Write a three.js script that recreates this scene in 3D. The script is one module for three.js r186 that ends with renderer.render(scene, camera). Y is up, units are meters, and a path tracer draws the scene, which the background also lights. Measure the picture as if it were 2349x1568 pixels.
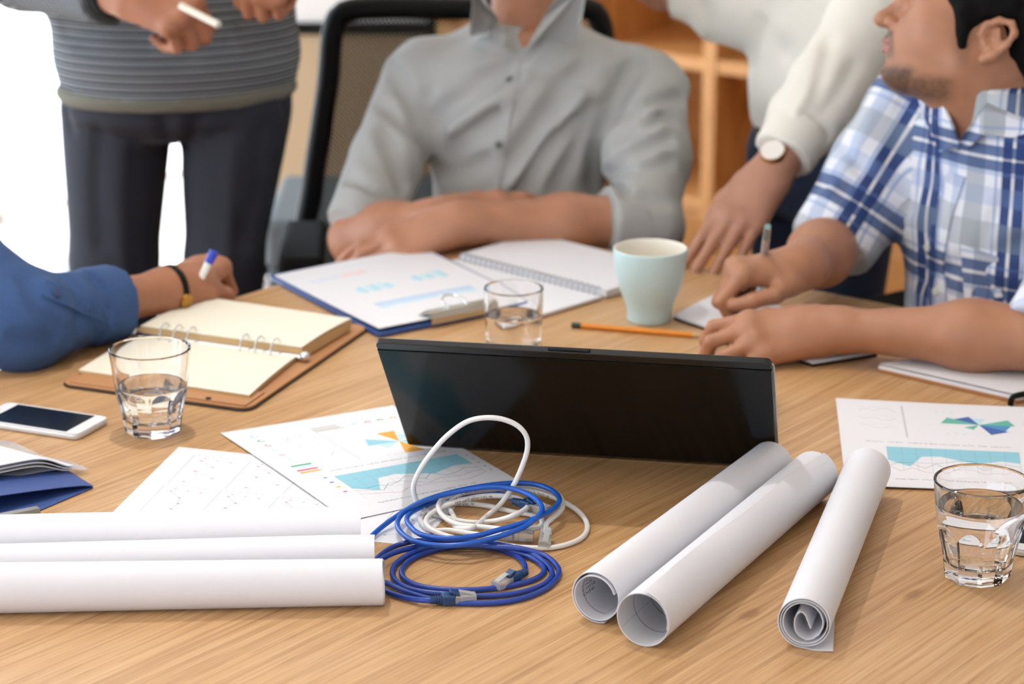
import * as THREE from 'three';
import { RoundedBoxGeometry } from 'three/addons/geometries/RoundedBoxGeometry.js';
import { mergeGeometries } from 'three/addons/utils/BufferGeometryUtils.js';
import { RectAreaLightUniformsLib } from 'three/addons/lights/RectAreaLightUniformsLib.js';

// ---------------------------------------------------------------- camera, sky, sun, lights, exposure
const scene = new THREE.Scene();
const IMW = 2349, IMH = 1568, FOC = 5500, PITCH = 17 * Math.PI / 180, EYE = 1.62, T = 0.74;   // T: height of the table top
const camera = new THREE.PerspectiveCamera(2 * Math.atan(IMH / 2 / FOC) * 180 / Math.PI, IMW / IMH, 0.05, 60);
camera.position.set(0, EYE, 0);
camera.rotation.set(-PITCH, 0, 0);
camera.focus = 2.33;
camera.userData.fStop = 5.2;
const renderer = new THREE.WebGLRenderer({ antialias: true });
renderer.toneMapping = THREE.LinearToneMapping;
renderer.toneMappingExposure = 0.65;
renderer.shadowMap.enabled = true;
RectAreaLightUniformsLib.init();

const ROOM = -38 * Math.PI / 180;                       // the room and the table stand turned to the lens
const CORNER = new THREE.Vector3(-0.057, 0, -3.487);    // far corner of the table
const inRoom = new THREE.Matrix4().makeRotationY(ROOM).setPosition(CORNER);
const room = (s, y, t) => new THREE.Vector3(s, y, -t).applyMatrix4(inRoom);   // s to the right along the back wall, t towards the back wall

scene.background = new THREE.Color(0.84, 0.965, 1.16);
scene.backgroundIntensity = 6.8;

const sun = new THREE.DirectionalLight(new THREE.Color(1, 0.97, 0.93), 14);
sun.position.copy(room(-4.3, 6.8, 1.6)); sun.target.position.copy(room(0, 0, 0));
sun.castShadow = true;
Object.assign(sun.shadow.camera, { left: -8, right: 8, top: 8, bottom: -8, near: 0.5, far: 30 });
sun.shadow.mapSize.set(2048, 2048);
scene.add(sun, sun.target);
// ceiling: one small warm downlight above the table end, soft panels over the rest of the room
const DOWN = new THREE.Vector3(-0.42, 2.7, -2.80);
const DOWNLIGHT = { color: new THREE.Color(1, 0.985, 0.96), intensity: 7.4 };
const PANELS = [[1.5, -1.9], [1.5, -4.0], [3.3, -0.6], [3.3, -2.9], [-0.6, -2.6], [0.3, 1.3]];   // s, t of each ceiling panel
const PANEL = { color: new THREE.Color(0.98, 0.99, 1), intensity: 1.4, w: 1.2, h: 0.6 };

// ---------------------------------------------------------------- helpers
const V = (x, y, z) => new THREE.Vector3(x, y, z);
function ray(px, py) {
  const u = (px - IMW / 2) / FOC, v = (py - IMH / 2) / FOC, c = Math.cos(PITCH), s = Math.sin(PITCH);
  return V(u, -v * c - s, -c + v * s);
}
function on(px, py, h = 0) { const d = ray(px, py), k = -(EYE - T - h) / d.y; return V(d.x * k, T + h, d.z * k); }     // a point on (or h above) the table
function at(px, py, z) { const d = ray(px, py), k = -z / d.z; return V(d.x * k, EYE + d.y * k, -z); }                 // a point z metres in front of the camera
const used = {};
function numbered(name) { const n = used[name] = (used[name] ?? -1) + 1; return n ? name + '_' + String(n).padStart(3, '0') : name; }
function tag(o, label, category, group, kind) {
  if (label) o.userData.label = label;
  if (category) o.userData.category = category;
  if (group) o.userData.group = group;
  if (kind) o.userData.kind = kind;
  return o;
}
function shade(m) { m.castShadow = m.receiveShadow = true; return m; }
function thing(name, label, category, base, group) {
  const g = new THREE.Group(); g.name = numbered(name); g.position.copy(base); scene.add(g);
  return tag(g, label, category, group);
}
const worldOf = new Map();
function originOf(o) { const p = V(0, 0, 0); for (let q = o; q && q !== scene; q = q.parent) p.add(q.position); return p; }
// a part of a thing, its geometry given in world coordinates
function part(name, geo, mat, parent, label) {
  const o = originOf(parent);
  geo.translate(-o.x, -o.y, -o.z);
  const m = shade(new THREE.Mesh(geo, mat)); m.name = name; parent.add(m);
  if (label) m.userData.label = label;
  return m;
}
// a thing that is one mesh, its geometry given in world coordinates
function solo(name, geo, mat, label, category, group, kind) {
  geo.computeBoundingBox();
  const b = geo.boundingBox, p = V((b.min.x + b.max.x) / 2, b.min.y, (b.min.z + b.max.z) / 2);
  geo.translate(-p.x, -p.y, -p.z);
  const m = shade(new THREE.Mesh(geo, mat)); m.name = numbered(name); m.position.copy(p); scene.add(m);
  return tag(m, label, category, group, kind);
}
function struct(name, geo, mat) { const m = solo(name, geo, mat, null, null, null, 'structure'); m.name = name; return m; }
function rng(seed) { let a = seed >>> 0; return () => { a = (a + 0x6d2b79f5) | 0; let t = Math.imul(a ^ (a >>> 15), 1 | a); t = (t + Math.imul(t ^ (t >>> 7), 61 | t)) ^ t; return ((t ^ (t >>> 14)) >>> 0) / 4294967296; }; }
function merge(list) { return mergeGeometries(list.map((g) => { const q = g.index ? g.toNonIndexed() : g; for (const k of Object.keys(q.attributes)) if (!['position', 'normal', 'uv'].includes(k)) q.deleteAttribute(k); return q; })); }
function rbox(w, h, d, r, seg = 3) { return new RoundedBoxGeometry(w, h, d, seg, Math.min(r, w / 2.01, h / 2.01, d / 2.01)); }
function boxRoom(s0, s1, y0, y1, t0, t1, r = 0) {                         // a box given in the room's own axes
  const g = r ? rbox(s1 - s0, y1 - y0, t1 - t0, r, 2) : new THREE.BoxGeometry(s1 - s0, y1 - y0, t1 - t0);
  g.translate((s0 + s1) / 2, (y0 + y1) / 2, -(t0 + t1) / 2);
  return g.applyMatrix4(inRoom);
}
function frameOf(dir, up) {                                              // x, y, z axes with z along dir
  const z = dir.clone().normalize(), x = up.clone().cross(z).normalize(), y = z.clone().cross(x);
  return new THREE.Matrix4().makeBasis(x, y, z);
}
function tube(pts, r, seg = 200, rad = 10, closed = false) { return new THREE.TubeGeometry(new THREE.CatmullRomCurve3(pts, closed, 'centripetal'), seg, r, rad, closed); }
function rod(a, b, ra, rb = ra, n = 16) {
  const g = new THREE.CylinderGeometry(rb, ra, a.distanceTo(b), n);
  g.rotateX(Math.PI / 2); g.translate(0, 0, a.distanceTo(b) / 2);
  const d = b.clone().sub(a).normalize();
  return g.applyMatrix4(frameOf(d, Math.abs(d.y) > 0.95 ? V(1, 0, 0) : V(0, 1, 0)).setPosition(a));
}
function lathe(profile, base, n = 64) { const g = new THREE.LatheGeometry(profile.map(([x, y]) => new THREE.Vector2(x, y)), n); return g.translate(base.x, base.y, base.z); }
// a sheet between four corners, with real thickness, curl(u, v) lifts it; uv: u along c00-c10, v down along c00-c01
function sheet(c00, c10, c11, c01, th, curl = () => 0, n = 16, m = 16) {
  const pos = [], uv = [], idx = [], P = (u, v) => V(0, 0, 0).addScaledVector(c00, (1 - u) * (1 - v)).addScaledVector(c10, u * (1 - v)).addScaledVector(c11, u * v).addScaledVector(c01, (1 - u) * v);
  const N = (n + 1) * (m + 1);
  for (const up of [1, 0]) for (let j = 0; j <= m; j++) for (let i = 0; i <= n; i++) {
    const u = i / n, v = j / m, p = P(u, v);
    pos.push(p.x, p.y + curl(u, v) + up * th, p.z); uv.push(u, 1 - v);
  }
  const q = (a, b, c, d) => idx.push(a, b, c, a, c, d), I = (i, j, o = 0) => o + j * (n + 1) + i;
  const flip = c10.clone().sub(c00).cross(c01.clone().sub(c00)).y > 0;
  const Q = (a, b, c, d) => (flip ? q(a, d, c, b) : q(a, b, c, d));
  for (let j = 0; j < m; j++) for (let i = 0; i < n; i++) { Q(I(i, j), I(i + 1, j), I(i + 1, j + 1), I(i, j + 1)); Q(I(i, j, N), I(i, j + 1, N), I(i + 1, j + 1, N), I(i + 1, j, N)); }
  for (let i = 0; i < n; i++) { Q(I(i, 0), I(i, 0, N), I(i + 1, 0, N), I(i + 1, 0)); Q(I(i, m), I(i + 1, m), I(i + 1, m, N), I(i, m, N)); }
  for (let j = 0; j < m; j++) { Q(I(0, j), I(0, j + 1), I(0, j + 1, N), I(0, j, N)); Q(I(n, j), I(n, j, N), I(n, j + 1, N), I(n, j + 1)); }
  const g = new THREE.BufferGeometry();
  g.setAttribute('position', new THREE.Float32BufferAttribute(pos, 3)); g.setAttribute('uv', new THREE.Float32BufferAttribute(uv, 2)); g.setIndex(idx);
  const ng = g.toNonIndexed(); ng.computeVertexNormals();
  return smoothTop(ng);
}
function smoothTop(g, angle = 0.6) {                                     // soft normals inside a face, creases at its edges
  const p = g.attributes.position, n = g.attributes.normal, map = new Map(), key = (i) => Math.round(p.getX(i) * 2e4) + ',' + Math.round(p.getY(i) * 2e4) + ',' + Math.round(p.getZ(i) * 2e4);
  for (let i = 0; i < p.count; i++) { const k = key(i); (map.get(k) ?? map.set(k, []).get(k)).push(i); }
  const out = new Float32Array(p.count * 3), a = V(0, 0, 0), b = V(0, 0, 0), s = V(0, 0, 0), c = Math.cos(angle);
  for (let i = 0; i < p.count; i++) {
    a.fromBufferAttribute(n, i); s.set(0, 0, 0);
    for (const j of map.get(key(i))) { b.fromBufferAttribute(n, j); if (a.dot(b) > c) s.add(b); }
    s.normalize().toArray(out, i * 3);
  }
  g.setAttribute('normal', new THREE.BufferAttribute(out, 3));
  return g;
}
// an open profile (x, y) with thickness, swept from p0 to p1 (a rolled or folded sheet); inner: which side the print is on
function ribbon(profile, th, p0, p1, up = V(0, 1, 0), steps = 10, wob = null) {
  const L = p0.distanceTo(p1), M = frameOf(p1.clone().sub(p0), up).setPosition(p0), n = profile.length, pos = [], uv = [], idx = [];
  const nor = profile.map((_, i) => { const a = profile[Math.max(0, i - 1)], b = profile[Math.min(n - 1, i + 1)]; const x = b[0] - a[0], y = b[1] - a[1], l = Math.hypot(x, y) || 1; return [-y / l, x / l]; });
  const len = [0]; for (let i = 1; i < n; i++) len.push(len[i - 1] + Math.hypot(profile[i][0] - profile[i - 1][0], profile[i][1] - profile[i - 1][1]));
  for (const side of [0.5, -0.5]) for (let k = 0; k <= steps; k++) for (let i = 0; i < n; i++) {
    const f = k / steps, d = wob ? wob(i / (n - 1), f) : [0, 0, 1], cr = Math.cos(d[4] ?? 0), sr = Math.sin(d[4] ?? 0), X = profile[i][0] * d[2] + nor[i][0] * th * side + d[0], Y = profile[i][1] * d[2] + nor[i][1] * th * side + d[1];
    const v = V(X * cr - Y * sr, X * sr + Y * cr, L * f + (d[3] ?? 0)).applyMatrix4(M);
    pos.push(v.x, v.y, v.z); uv.push(len[i] / len[n - 1], f);
  }
  const N = n * (steps + 1), I = (i, k, o = 0) => o + k * n + i, q = (a, b, c, d) => idx.push(a, b, c, a, c, d);
  for (let k = 0; k < steps; k++) for (let i = 0; i < n - 1; i++) q(I(i, k), I(i, k + 1), I(i + 1, k + 1), I(i + 1, k));
  const inside = idx.length;                                             // the first faces are the inner side
  for (let k = 0; k < steps; k++) for (let i = 0; i < n - 1; i++) q(I(i, k, N), I(i + 1, k, N), I(i + 1, k + 1, N), I(i, k + 1, N));
  for (let i = 0; i < n - 1; i++) { q(I(i, 0), I(i + 1, 0), I(i + 1, 0, N), I(i, 0, N)); q(I(i, steps), I(i, steps, N), I(i + 1, steps, N), I(i + 1, steps)); }
  for (let k = 0; k < steps; k++) { q(I(0, k), I(0, k, N), I(0, k + 1, N), I(0, k + 1)); q(I(n - 1, k), I(n - 1, k + 1), I(n - 1, k + 1, N), I(n - 1, k, N)); }
  const g = new THREE.BufferGeometry();
  g.setAttribute('position', new THREE.Float32BufferAttribute(pos, 3)); g.setAttribute('uv', new THREE.Float32BufferAttribute(uv, 2)); g.setIndex(idx);
  const ng = g.toNonIndexed(); ng.computeVertexNormals(); ng.addGroup(0, inside, 0); ng.addGroup(inside, idx.length - inside, 1);
  return smoothTop(ng, 0.7);
}
function slab(pts, y0, y1, bevel = 0) {                                  // a flat outline of world points, standing between two heights
  const sh = new THREE.Shape(pts.map((p) => new THREE.Vector2(p.x, -p.z)));
  const g = new THREE.ExtrudeGeometry(sh, { depth: y1 - y0 - 2 * bevel, bevelEnabled: bevel > 0, bevelSize: bevel, bevelThickness: bevel, bevelSegments: 2, bevelOffset: -bevel, curveSegments: 8 });
  return g.rotateX(-Math.PI / 2).translate(0, y0 + bevel, 0);
}
function roundCorners(pts, r, n = 6) {                                   // rounds the corners of a flat outline
  const out = [];
  pts.forEach((p, i) => {
    const a = pts[(i + pts.length - 1) % pts.length], b = pts[(i + 1) % pts.length], rr = Array.isArray(r) ? r[i] : r;
    const da = a.clone().sub(p), db = b.clone().sub(p), k = Math.min(rr, da.length() * 0.45, db.length() * 0.45);
    const s = p.clone().addScaledVector(da.normalize(), k), e = p.clone().addScaledVector(db.normalize(), k);
    for (let j = 0; j <= n; j++) { const f = j / n; out.push(s.clone().multiplyScalar((1 - f) * (1 - f)).addScaledVector(p, 2 * f * (1 - f)).addScaledVector(e, f * f)); }
  });
  return out;
}

// ---------------------------------------------------------------- noise and textures
const HASH = new Float32Array(65536); { const r = rng(7); for (let i = 0; i < 65536; i++) HASH[i] = r(); }
function noise2(x, y) {
  const ix = Math.floor(x), iy = Math.floor(y); let fx = x - ix, fy = y - iy; fx = fx * fx * (3 - 2 * fx); fy = fy * fy * (3 - 2 * fy);
  const h = (a, b) => HASH[((a * 374761 + b * 668265) ^ (b * 1274126 + a * 97)) & 65535];
  const a = h(ix, iy), b = h(ix + 1, iy), c = h(ix, iy + 1), d = h(ix + 1, iy + 1);
  return a + (b - a) * fx + (c - a) * fy + (a - b - c + d) * fx * fy;
}
function noise3(x, y, z) { const k = Math.floor(z); let f = z - k; f = f * f * (3 - 2 * f); const a = noise2(x + k * 17.13, y + k * 9.71), b = noise2(x + (k + 1) * 17.13, y + (k + 1) * 9.71); return a + (b - a) * f; }
const fbm = (x, y) => 0.5 * noise2(x, y) + 0.3 * noise2(x * 2.1 + 5, y * 2.1 + 9) + 0.2 * noise2(x * 4.3 + 11, y * 4.3 + 3);
const canvas = (w, h) => { const c = document.createElement('canvas'); c.width = w; c.height = h; return c; };
function drawn(w, h, draw) { const c = canvas(w, h); draw(c.getContext('2d'), w, h); const t = new THREE.CanvasTexture(c); t.colorSpace = THREE.SRGBColorSpace; t.anisotropy = 8; return t; }
function computed(w, h, fn, srgb = true, wrap = THREE.MirroredRepeatWrapping) {
  const d = new Uint8Array(w * h * 4), c = [0, 0, 0];
  for (let y = 0; y < h; y++) for (let x = 0; x < w; x++) { fn(x / w, y / h, c); const o = (y * w + x) * 4; d[o] = c[0]; d[o + 1] = c[1]; d[o + 2] = c[2]; d[o + 3] = 255; }
  const t = new THREE.DataTexture(d, w, h); t.magFilter = THREE.LinearFilter; t.minFilter = THREE.LinearMipmapLinearFilter; t.wrapS = t.wrapT = wrap; if (srgb) t.colorSpace = THREE.SRGBColorSpace; t.needsUpdate = true;
  return t;
}
const std = (color, roughness = 0.6, more = {}) => new THREE.MeshStandardMaterial({ color, roughness, ...more });
const phys = (o) => new THREE.MeshPhysicalMaterial(o);
// ---------------------------------------------------------------- soft bodies: joined distance fields, meshed as one surface
const cap = (a, b, ra, rb = ra, k = 0.02, o = {}) => ({ t: 0, a, b, ra, rb, k, ...o });
const ell = (c, X, Y, Z, rx, ry, rz, k = 0.02, o = {}) => ({ t: 2, a: c, X, Y, Z, rx, ry, rz, k, ...o });
const loft = (o, X, Y, Z, secs, k = 0.03, more = {}) => ({ t: 1, a: o, X, Y, Z, secs, k, ...more });   // elliptical sections [height, half width, half depth, x offset, z offset]
function distTo(s, x, y, z) {
  if (s.t === 0) {
    const ax = s.a.x, ay = s.a.y, az = s.a.z, bx = s.b.x - ax, by = s.b.y - ay, bz = s.b.z - az, px = x - ax, py = y - ay, pz = z - az;
    const L = bx * bx + by * by + bz * bz || 1e-9, u = (px * bx + py * by + pz * bz) / L, h = u < 0 ? 0 : u > 1 ? 1 : u;
    const dx = px - bx * h, dy = py - by * h, dz = pz - bz * h;
    let d = Math.sqrt(dx * dx + dy * dy + dz * dz) - (s.ra + (s.rb - s.ra) * h);
    if (s.flatB) { const e = (u - 1) * Math.sqrt(L); if (e > d) d = e; }
    if (s.flatA) { const e = -u * Math.sqrt(L); if (e > d) d = e; }
    return d;
  }
  const px = x - s.a.x, py = y - s.a.y, pz = z - s.a.z;
  let lx = px * s.X.x + py * s.X.y + pz * s.X.z, ly = px * s.Y.x + py * s.Y.y + pz * s.Y.z, lz = px * s.Z.x + py * s.Z.y + pz * s.Z.z;
  if (s.t === 2) {
    const a = lx / s.rx, b = ly / s.ry, c = lz / s.rz, k0 = Math.sqrt(a * a + b * b + c * c), e = lx / (s.rx * s.rx), f = ly / (s.ry * s.ry), g = lz / (s.rz * s.rz), k1 = Math.sqrt(e * e + f * f + g * g);
    return k1 < 1e-6 ? -Math.min(s.rx, s.ry, s.rz) : k0 * (k0 - 1) / k1;
  }
  const S = s.secs, n = S.length; let i = 0;
  const yc = ly < S[0][0] ? S[0][0] : ly > S[n - 1][0] ? S[n - 1][0] : ly;
  while (i < n - 2 && yc > S[i + 1][0]) i++;
  const A = S[i], B = S[i + 1]; let f = (yc - A[0]) / (B[0] - A[0]); f = f * f * (3 - 2 * f);
  const w = A[1] + (B[1] - A[1]) * f, dpt = A[2] + (B[2] - A[2]) * f, ox = (A[3] ?? 0) + ((B[3] ?? 0) - (A[3] ?? 0)) * f, oz = (A[4] ?? 0) + ((B[4] ?? 0) - (A[4] ?? 0)) * f;
  lx -= ox; lz -= oz;
  const a = lx / w, c = lz / dpt, k0 = Math.sqrt(a * a + c * c), e = lx / (w * w), g = lz / (dpt * dpt), k1 = Math.sqrt(e * e + g * g);
  const d = k1 < 1e-6 ? -Math.min(w, dpt) : k0 * (k0 - 1) / k1, out = Math.max(S[0][0] - ly, ly - S[n - 1][0]);
  if (out <= 0) return Math.max(d, out);
  return d > 0 ? Math.sqrt(d * d + out * out) : out;
}
function field(shapes, folds = [], rough = null) {
  for (const f of folds) { f.lo = V(9, 9, 9); f.hi = V(-9, -9, -9); for (const p of f.pts) { f.lo.min(p); f.hi.max(p); } f.lo.addScalar(-3 * f.w); f.hi.addScalar(3 * f.w); }
  return (x, y, z) => {
    let d = 1e3;
    for (const s of shapes) {
      const q = distTo(s, x, y, z), k = s.k;
      if (s.cut) { const h = Math.max(k - Math.abs(d + q), 0) / k; d = Math.max(d, -q) + h * h * k * 0.25; } else { const h = Math.max(k - Math.abs(d - q), 0) / k; d = Math.min(d, q) - h * h * k * 0.25; }
    }
    if (d < 0.05 && d > -0.05) {
      for (const f of folds) {
        if (x < f.lo.x || y < f.lo.y || z < f.lo.z || x > f.hi.x || y > f.hi.y || z > f.hi.z) continue;
        let m = 1e9;
        for (let i = 0; i + 1 < f.pts.length; i++) {
          const a = f.pts[i], b = f.pts[i + 1], bx = b.x - a.x, by = b.y - a.y, bz = b.z - a.z, px = x - a.x, py = y - a.y, pz = z - a.z;
          let u = (px * bx + py * by + pz * bz) / (bx * bx + by * by + bz * bz); u = u < 0 ? 0 : u > 1 ? 1 : u;
          const e = (px - bx * u) ** 2 + (py - by * u) ** 2 + (pz - bz * u) ** 2; if (e < m) m = e;
        }
        d += f.amp * Math.exp(-m / (f.w * f.w));
      }
      if (rough) d += rough(x, y, z);
    }
    return d;
  };
}
function boundsOf(shapes, pad) {
  const lo = V(9, 9, 9), hi = V(-9, -9, -9);
  for (const s of shapes) if (!s.cut) {
    if (s.t === 0) for (const [p, r] of [[s.a, s.ra], [s.b, s.rb]]) { lo.min(p.clone().addScalar(-r)); hi.max(p.clone().addScalar(r)); }
    else if (s.t === 2) { const r = Math.max(s.rx, s.ry, s.rz); lo.min(s.a.clone().addScalar(-r)); hi.max(s.a.clone().addScalar(r)); }
    else for (const c of s.secs) { const r = Math.max(c[1], c[2]), p = s.a.clone().addScaledVector(s.Y, c[0]).addScaledVector(s.X, c[3] ?? 0).addScaledVector(s.Z, c[4] ?? 0); lo.min(p.clone().addScalar(-r)); hi.max(p.clone().addScalar(r)); }
  }
  return [lo.addScalar(-pad), hi.addScalar(pad)];
}
// naive surface nets over a box; color(p, n) tints vertices
function net(shapes, h, { folds = [], rough = null, color = null, lo = null, hi = null, f = null } = {}) {
  f = f ?? field(shapes, folds, rough);
  const [L, H] = boundsOf(shapes, 3 * h); if (lo) L.max(lo); if (hi) H.min(hi);
  const nx = Math.ceil((H.x - L.x) / h) + 2, ny = Math.ceil((H.y - L.y) / h) + 2, nz = Math.ceil((H.z - L.z) / h) + 2, F = new Float32Array(nx * ny * nz).fill(NaN), sx = 1, sy = nx, sz = nx * ny, B = 4;
  const at3 = (i, j, k) => f(L.x + i * h, L.y + j * h, L.z + k * h);
  for (let k = 0; k < nz; k += B) for (let j = 0; j < ny; j += B) for (let i = 0; i < nx; i += B) {
    const ci = Math.min(i + 2, nx - 1), cj = Math.min(j + 2, ny - 1), ck = Math.min(k + 2, nz - 1), c = at3(ci, cj, ck), far = Math.abs(c) > 7.5 * h;
    for (let kk = k; kk < Math.min(k + B, nz); kk++) for (let jj = j; jj < Math.min(j + B, ny); jj++) for (let ii = i; ii < Math.min(i + B, nx); ii++) F[ii + jj * sy + kk * sz] = far ? c : at3(ii, jj, kk);
  }
  const idx = new Int32Array(nx * ny * nz).fill(-1), pos = [], quads = [];
  for (let k = 0; k < nz - 1; k++) for (let j = 0; j < ny - 1; j++) for (let i = 0; i < nx - 1; i++) {
    const o = i + j * sy + k * sz; let mask = 0;
    const c = [F[o], F[o + 1], F[o + sy], F[o + sy + 1], F[o + sz], F[o + sz + 1], F[o + sz + sy], F[o + sz + sy + 1]];
    for (let e = 0; e < 8; e++) if (c[e] < 0) mask |= 1 << e;
    if (mask === 0 || mask === 255) continue;
    let x = 0, y = 0, z = 0, n = 0;
    for (let e = 0; e < 8; e++) for (let b = 1; b < 8; b <<= 1) if (!(e & b)) {
      const g = e | b; if ((c[e] < 0) === (c[g] < 0)) continue;
      const u = c[e] / (c[e] - c[g]);
      x += (e & 1) + (b === 1 ? u : 0); y += ((e >> 1) & 1) + (b === 2 ? u : 0); z += ((e >> 2) & 1) + (b === 4 ? u : 0); n++;
    }
    idx[o] = pos.length / 3; pos.push(L.x + (i + x / n) * h, L.y + (j + y / n) * h, L.z + (k + z / n) * h);
  }
  for (let k = 1; k < nz - 1; k++) for (let j = 1; j < ny - 1; j++) for (let i = 1; i < nx - 1; i++) {
    const o = i + j * sy + k * sz, a = F[o] < 0;
    const face = (p, q, r, s, flip) => { if (p < 0 || q < 0 || r < 0 || s < 0) return; flip ? quads.push(p, q, r, p, r, s) : quads.push(p, r, q, p, s, r); };
    if (a !== F[o + sx] < 0) face(idx[o], idx[o - sy], idx[o - sy - sz], idx[o - sz], !a);
    if (a !== F[o + sy] < 0) face(idx[o], idx[o - sz], idx[o - sz - sx], idx[o - sx], !a);
    if (a !== F[o + sz] < 0) face(idx[o], idx[o - sx], idx[o - sx - sy], idx[o - sy], !a);
  }
  const n = pos.length / 3, nor = new Float32Array(n * 3), e = h * 0.6, g = new THREE.BufferGeometry(), col = color ? new Float32Array(n * 3) : null, P = V(0, 0, 0), N = V(0, 0, 0);
  for (let i = 0; i < n; i++) {
    const x = pos[i * 3], y = pos[i * 3 + 1], z = pos[i * 3 + 2];
    N.set(f(x + e, y, z) - f(x - e, y, z), f(x, y + e, z) - f(x, y - e, z), f(x, y, z + e) - f(x, y, z - e)).normalize().toArray(nor, i * 3);
    if (col) { const c = color(P.set(x, y, z), N); col[i * 3] = c[0]; col[i * 3 + 1] = c[1]; col[i * 3 + 2] = c[2]; }
  }
  g.setAttribute('position', new THREE.Float32BufferAttribute(pos, 3)); g.setAttribute('normal', new THREE.BufferAttribute(nor, 3)); g.setIndex(quads);
  if (col) g.setAttribute('color', new THREE.BufferAttribute(col, 3));
  // the winding must agree with the normals
  let vote = 0; const A = V(0, 0, 0), Bv = V(0, 0, 0), C = V(0, 0, 0);
  for (let i = 0; i < quads.length; i += 3 * 97) { A.fromArray(pos, quads[i] * 3); Bv.fromArray(pos, quads[i + 1] * 3); C.fromArray(pos, quads[i + 2] * 3); Bv.sub(A); C.sub(A); vote += Bv.cross(C).dot(N.fromArray(nor, quads[i] * 3)) > 0 ? 1 : -1; }
  if (vote < 0) { for (let i = 0; i < quads.length; i += 3) { const q = quads[i + 1]; quads[i + 1] = quads[i + 2]; quads[i + 2] = q; } g.setIndex(quads); }
  return g;
}
function joinNets(list) {                                                // several nets in one geometry (position, normal, colour)
  let nv = 0, ni = 0; for (const g of list) { nv += g.attributes.position.count; ni += g.index.count; }
  const P = new Float32Array(nv * 3), N = new Float32Array(nv * 3), C = new Float32Array(nv * 3).fill(1), I = new Uint32Array(ni); let a = 0, b = 0;
  for (const g of list) { P.set(g.attributes.position.array, a * 3); N.set(g.attributes.normal.array, a * 3); if (g.attributes.color) C.set(g.attributes.color.array, a * 3); for (let i = 0; i < g.index.count; i++) I[b + i] = g.index.array[i] + a; a += g.attributes.position.count; b += g.index.count; }
  const g = new THREE.BufferGeometry();
  g.setAttribute('position', new THREE.BufferAttribute(P, 3)); g.setAttribute('normal', new THREE.BufferAttribute(N, 3)); g.setAttribute('color', new THREE.BufferAttribute(C, 3)); g.setIndex(new THREE.BufferAttribute(I, 1));
  return g;
}
// cloth coordinates in metres: every triangle takes them from the limb or trunk that it lies on (u round it, v along it)
function clothUV(g, limbs) {
  const n = g.toNonIndexed(), p = n.attributes.position, uv = new Float32Array(p.count * 2), P = V(0, 0, 0), C = V(0, 0, 0);
  for (let i = 0; i < p.count; i += 3) {
    C.set(0, 0, 0); for (let e = 0; e < 3; e++) C.add(P.fromBufferAttribute(p, i + e)); C.multiplyScalar(1 / 3);
    let best = null, bd = 1e9; for (const l of limbs) { const d = distTo(l.s, C.x, C.y, C.z) + (l.bias ?? 0); if (d < bd) { bd = d; best = l; } }
    let u0 = null;
    for (let e = 0; e < 3; e++) {
      P.fromBufferAttribute(p, i + e).sub(best.o);
      const along = P.dot(best.axis); let w = Math.atan2(P.dot(best.side), P.dot(best.front)) * best.r;
      if (best.flat) w = P.dot(best.side);
      if (u0 === null) u0 = w; else { const full = 2 * Math.PI * best.r; if (!best.flat) { if (w - u0 > full / 2) w -= full; if (u0 - w > full / 2) w += full; } }
      uv[(i + e) * 2] = w + (best.du ?? 0); uv[(i + e) * 2 + 1] = along + (best.dv ?? 0);
    }
  }
  n.setAttribute('uv', new THREE.BufferAttribute(uv, 2));
  return n;
}
function limb(a, b, r, front = V(0, 0, 1), more = {}) {
  const axis = b.clone().sub(a).normalize(), side = axis.clone().cross(front).normalize(), fr = side.clone().cross(axis).normalize();
  return { s: cap(a, b, r), o: a, axis, side, front: fr, r, ...more };
}
// where the line of sight through a pixel meets a field (used to lay buttons and folds onto a garment)
function hit(f, px, py, z0, z1 = 9) { const d = ray(px, py); let k = -z0 / d.z; for (let i = 0; i < 160; i++) { const q = f(d.x * k, EYE + d.y * k, d.z * k); if (q < 0.0006) break; k += Math.max(q * 0.7, 0.0005); if (-d.z * k > z1) return null; } return V(d.x * k, EYE + d.y * k, d.z * k); }
function slope(f, p, e = 0.004) { return V(f(p.x + e, p.y, p.z) - f(p.x - e, p.y, p.z), f(p.x, p.y + e, p.z) - f(p.x, p.y - e, p.z), f(p.x, p.y, p.z + e) - f(p.x, p.y, p.z - e)).normalize(); }
function foldsOn(f, list, z0) { const out = []; for (const [w, amp, ...px] of list) { const pts = px.map(([x, y]) => hit(f, x, y, z0)).filter(Boolean); if (pts.length > 1) out.push({ pts, w, amp }); } return out; }

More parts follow.
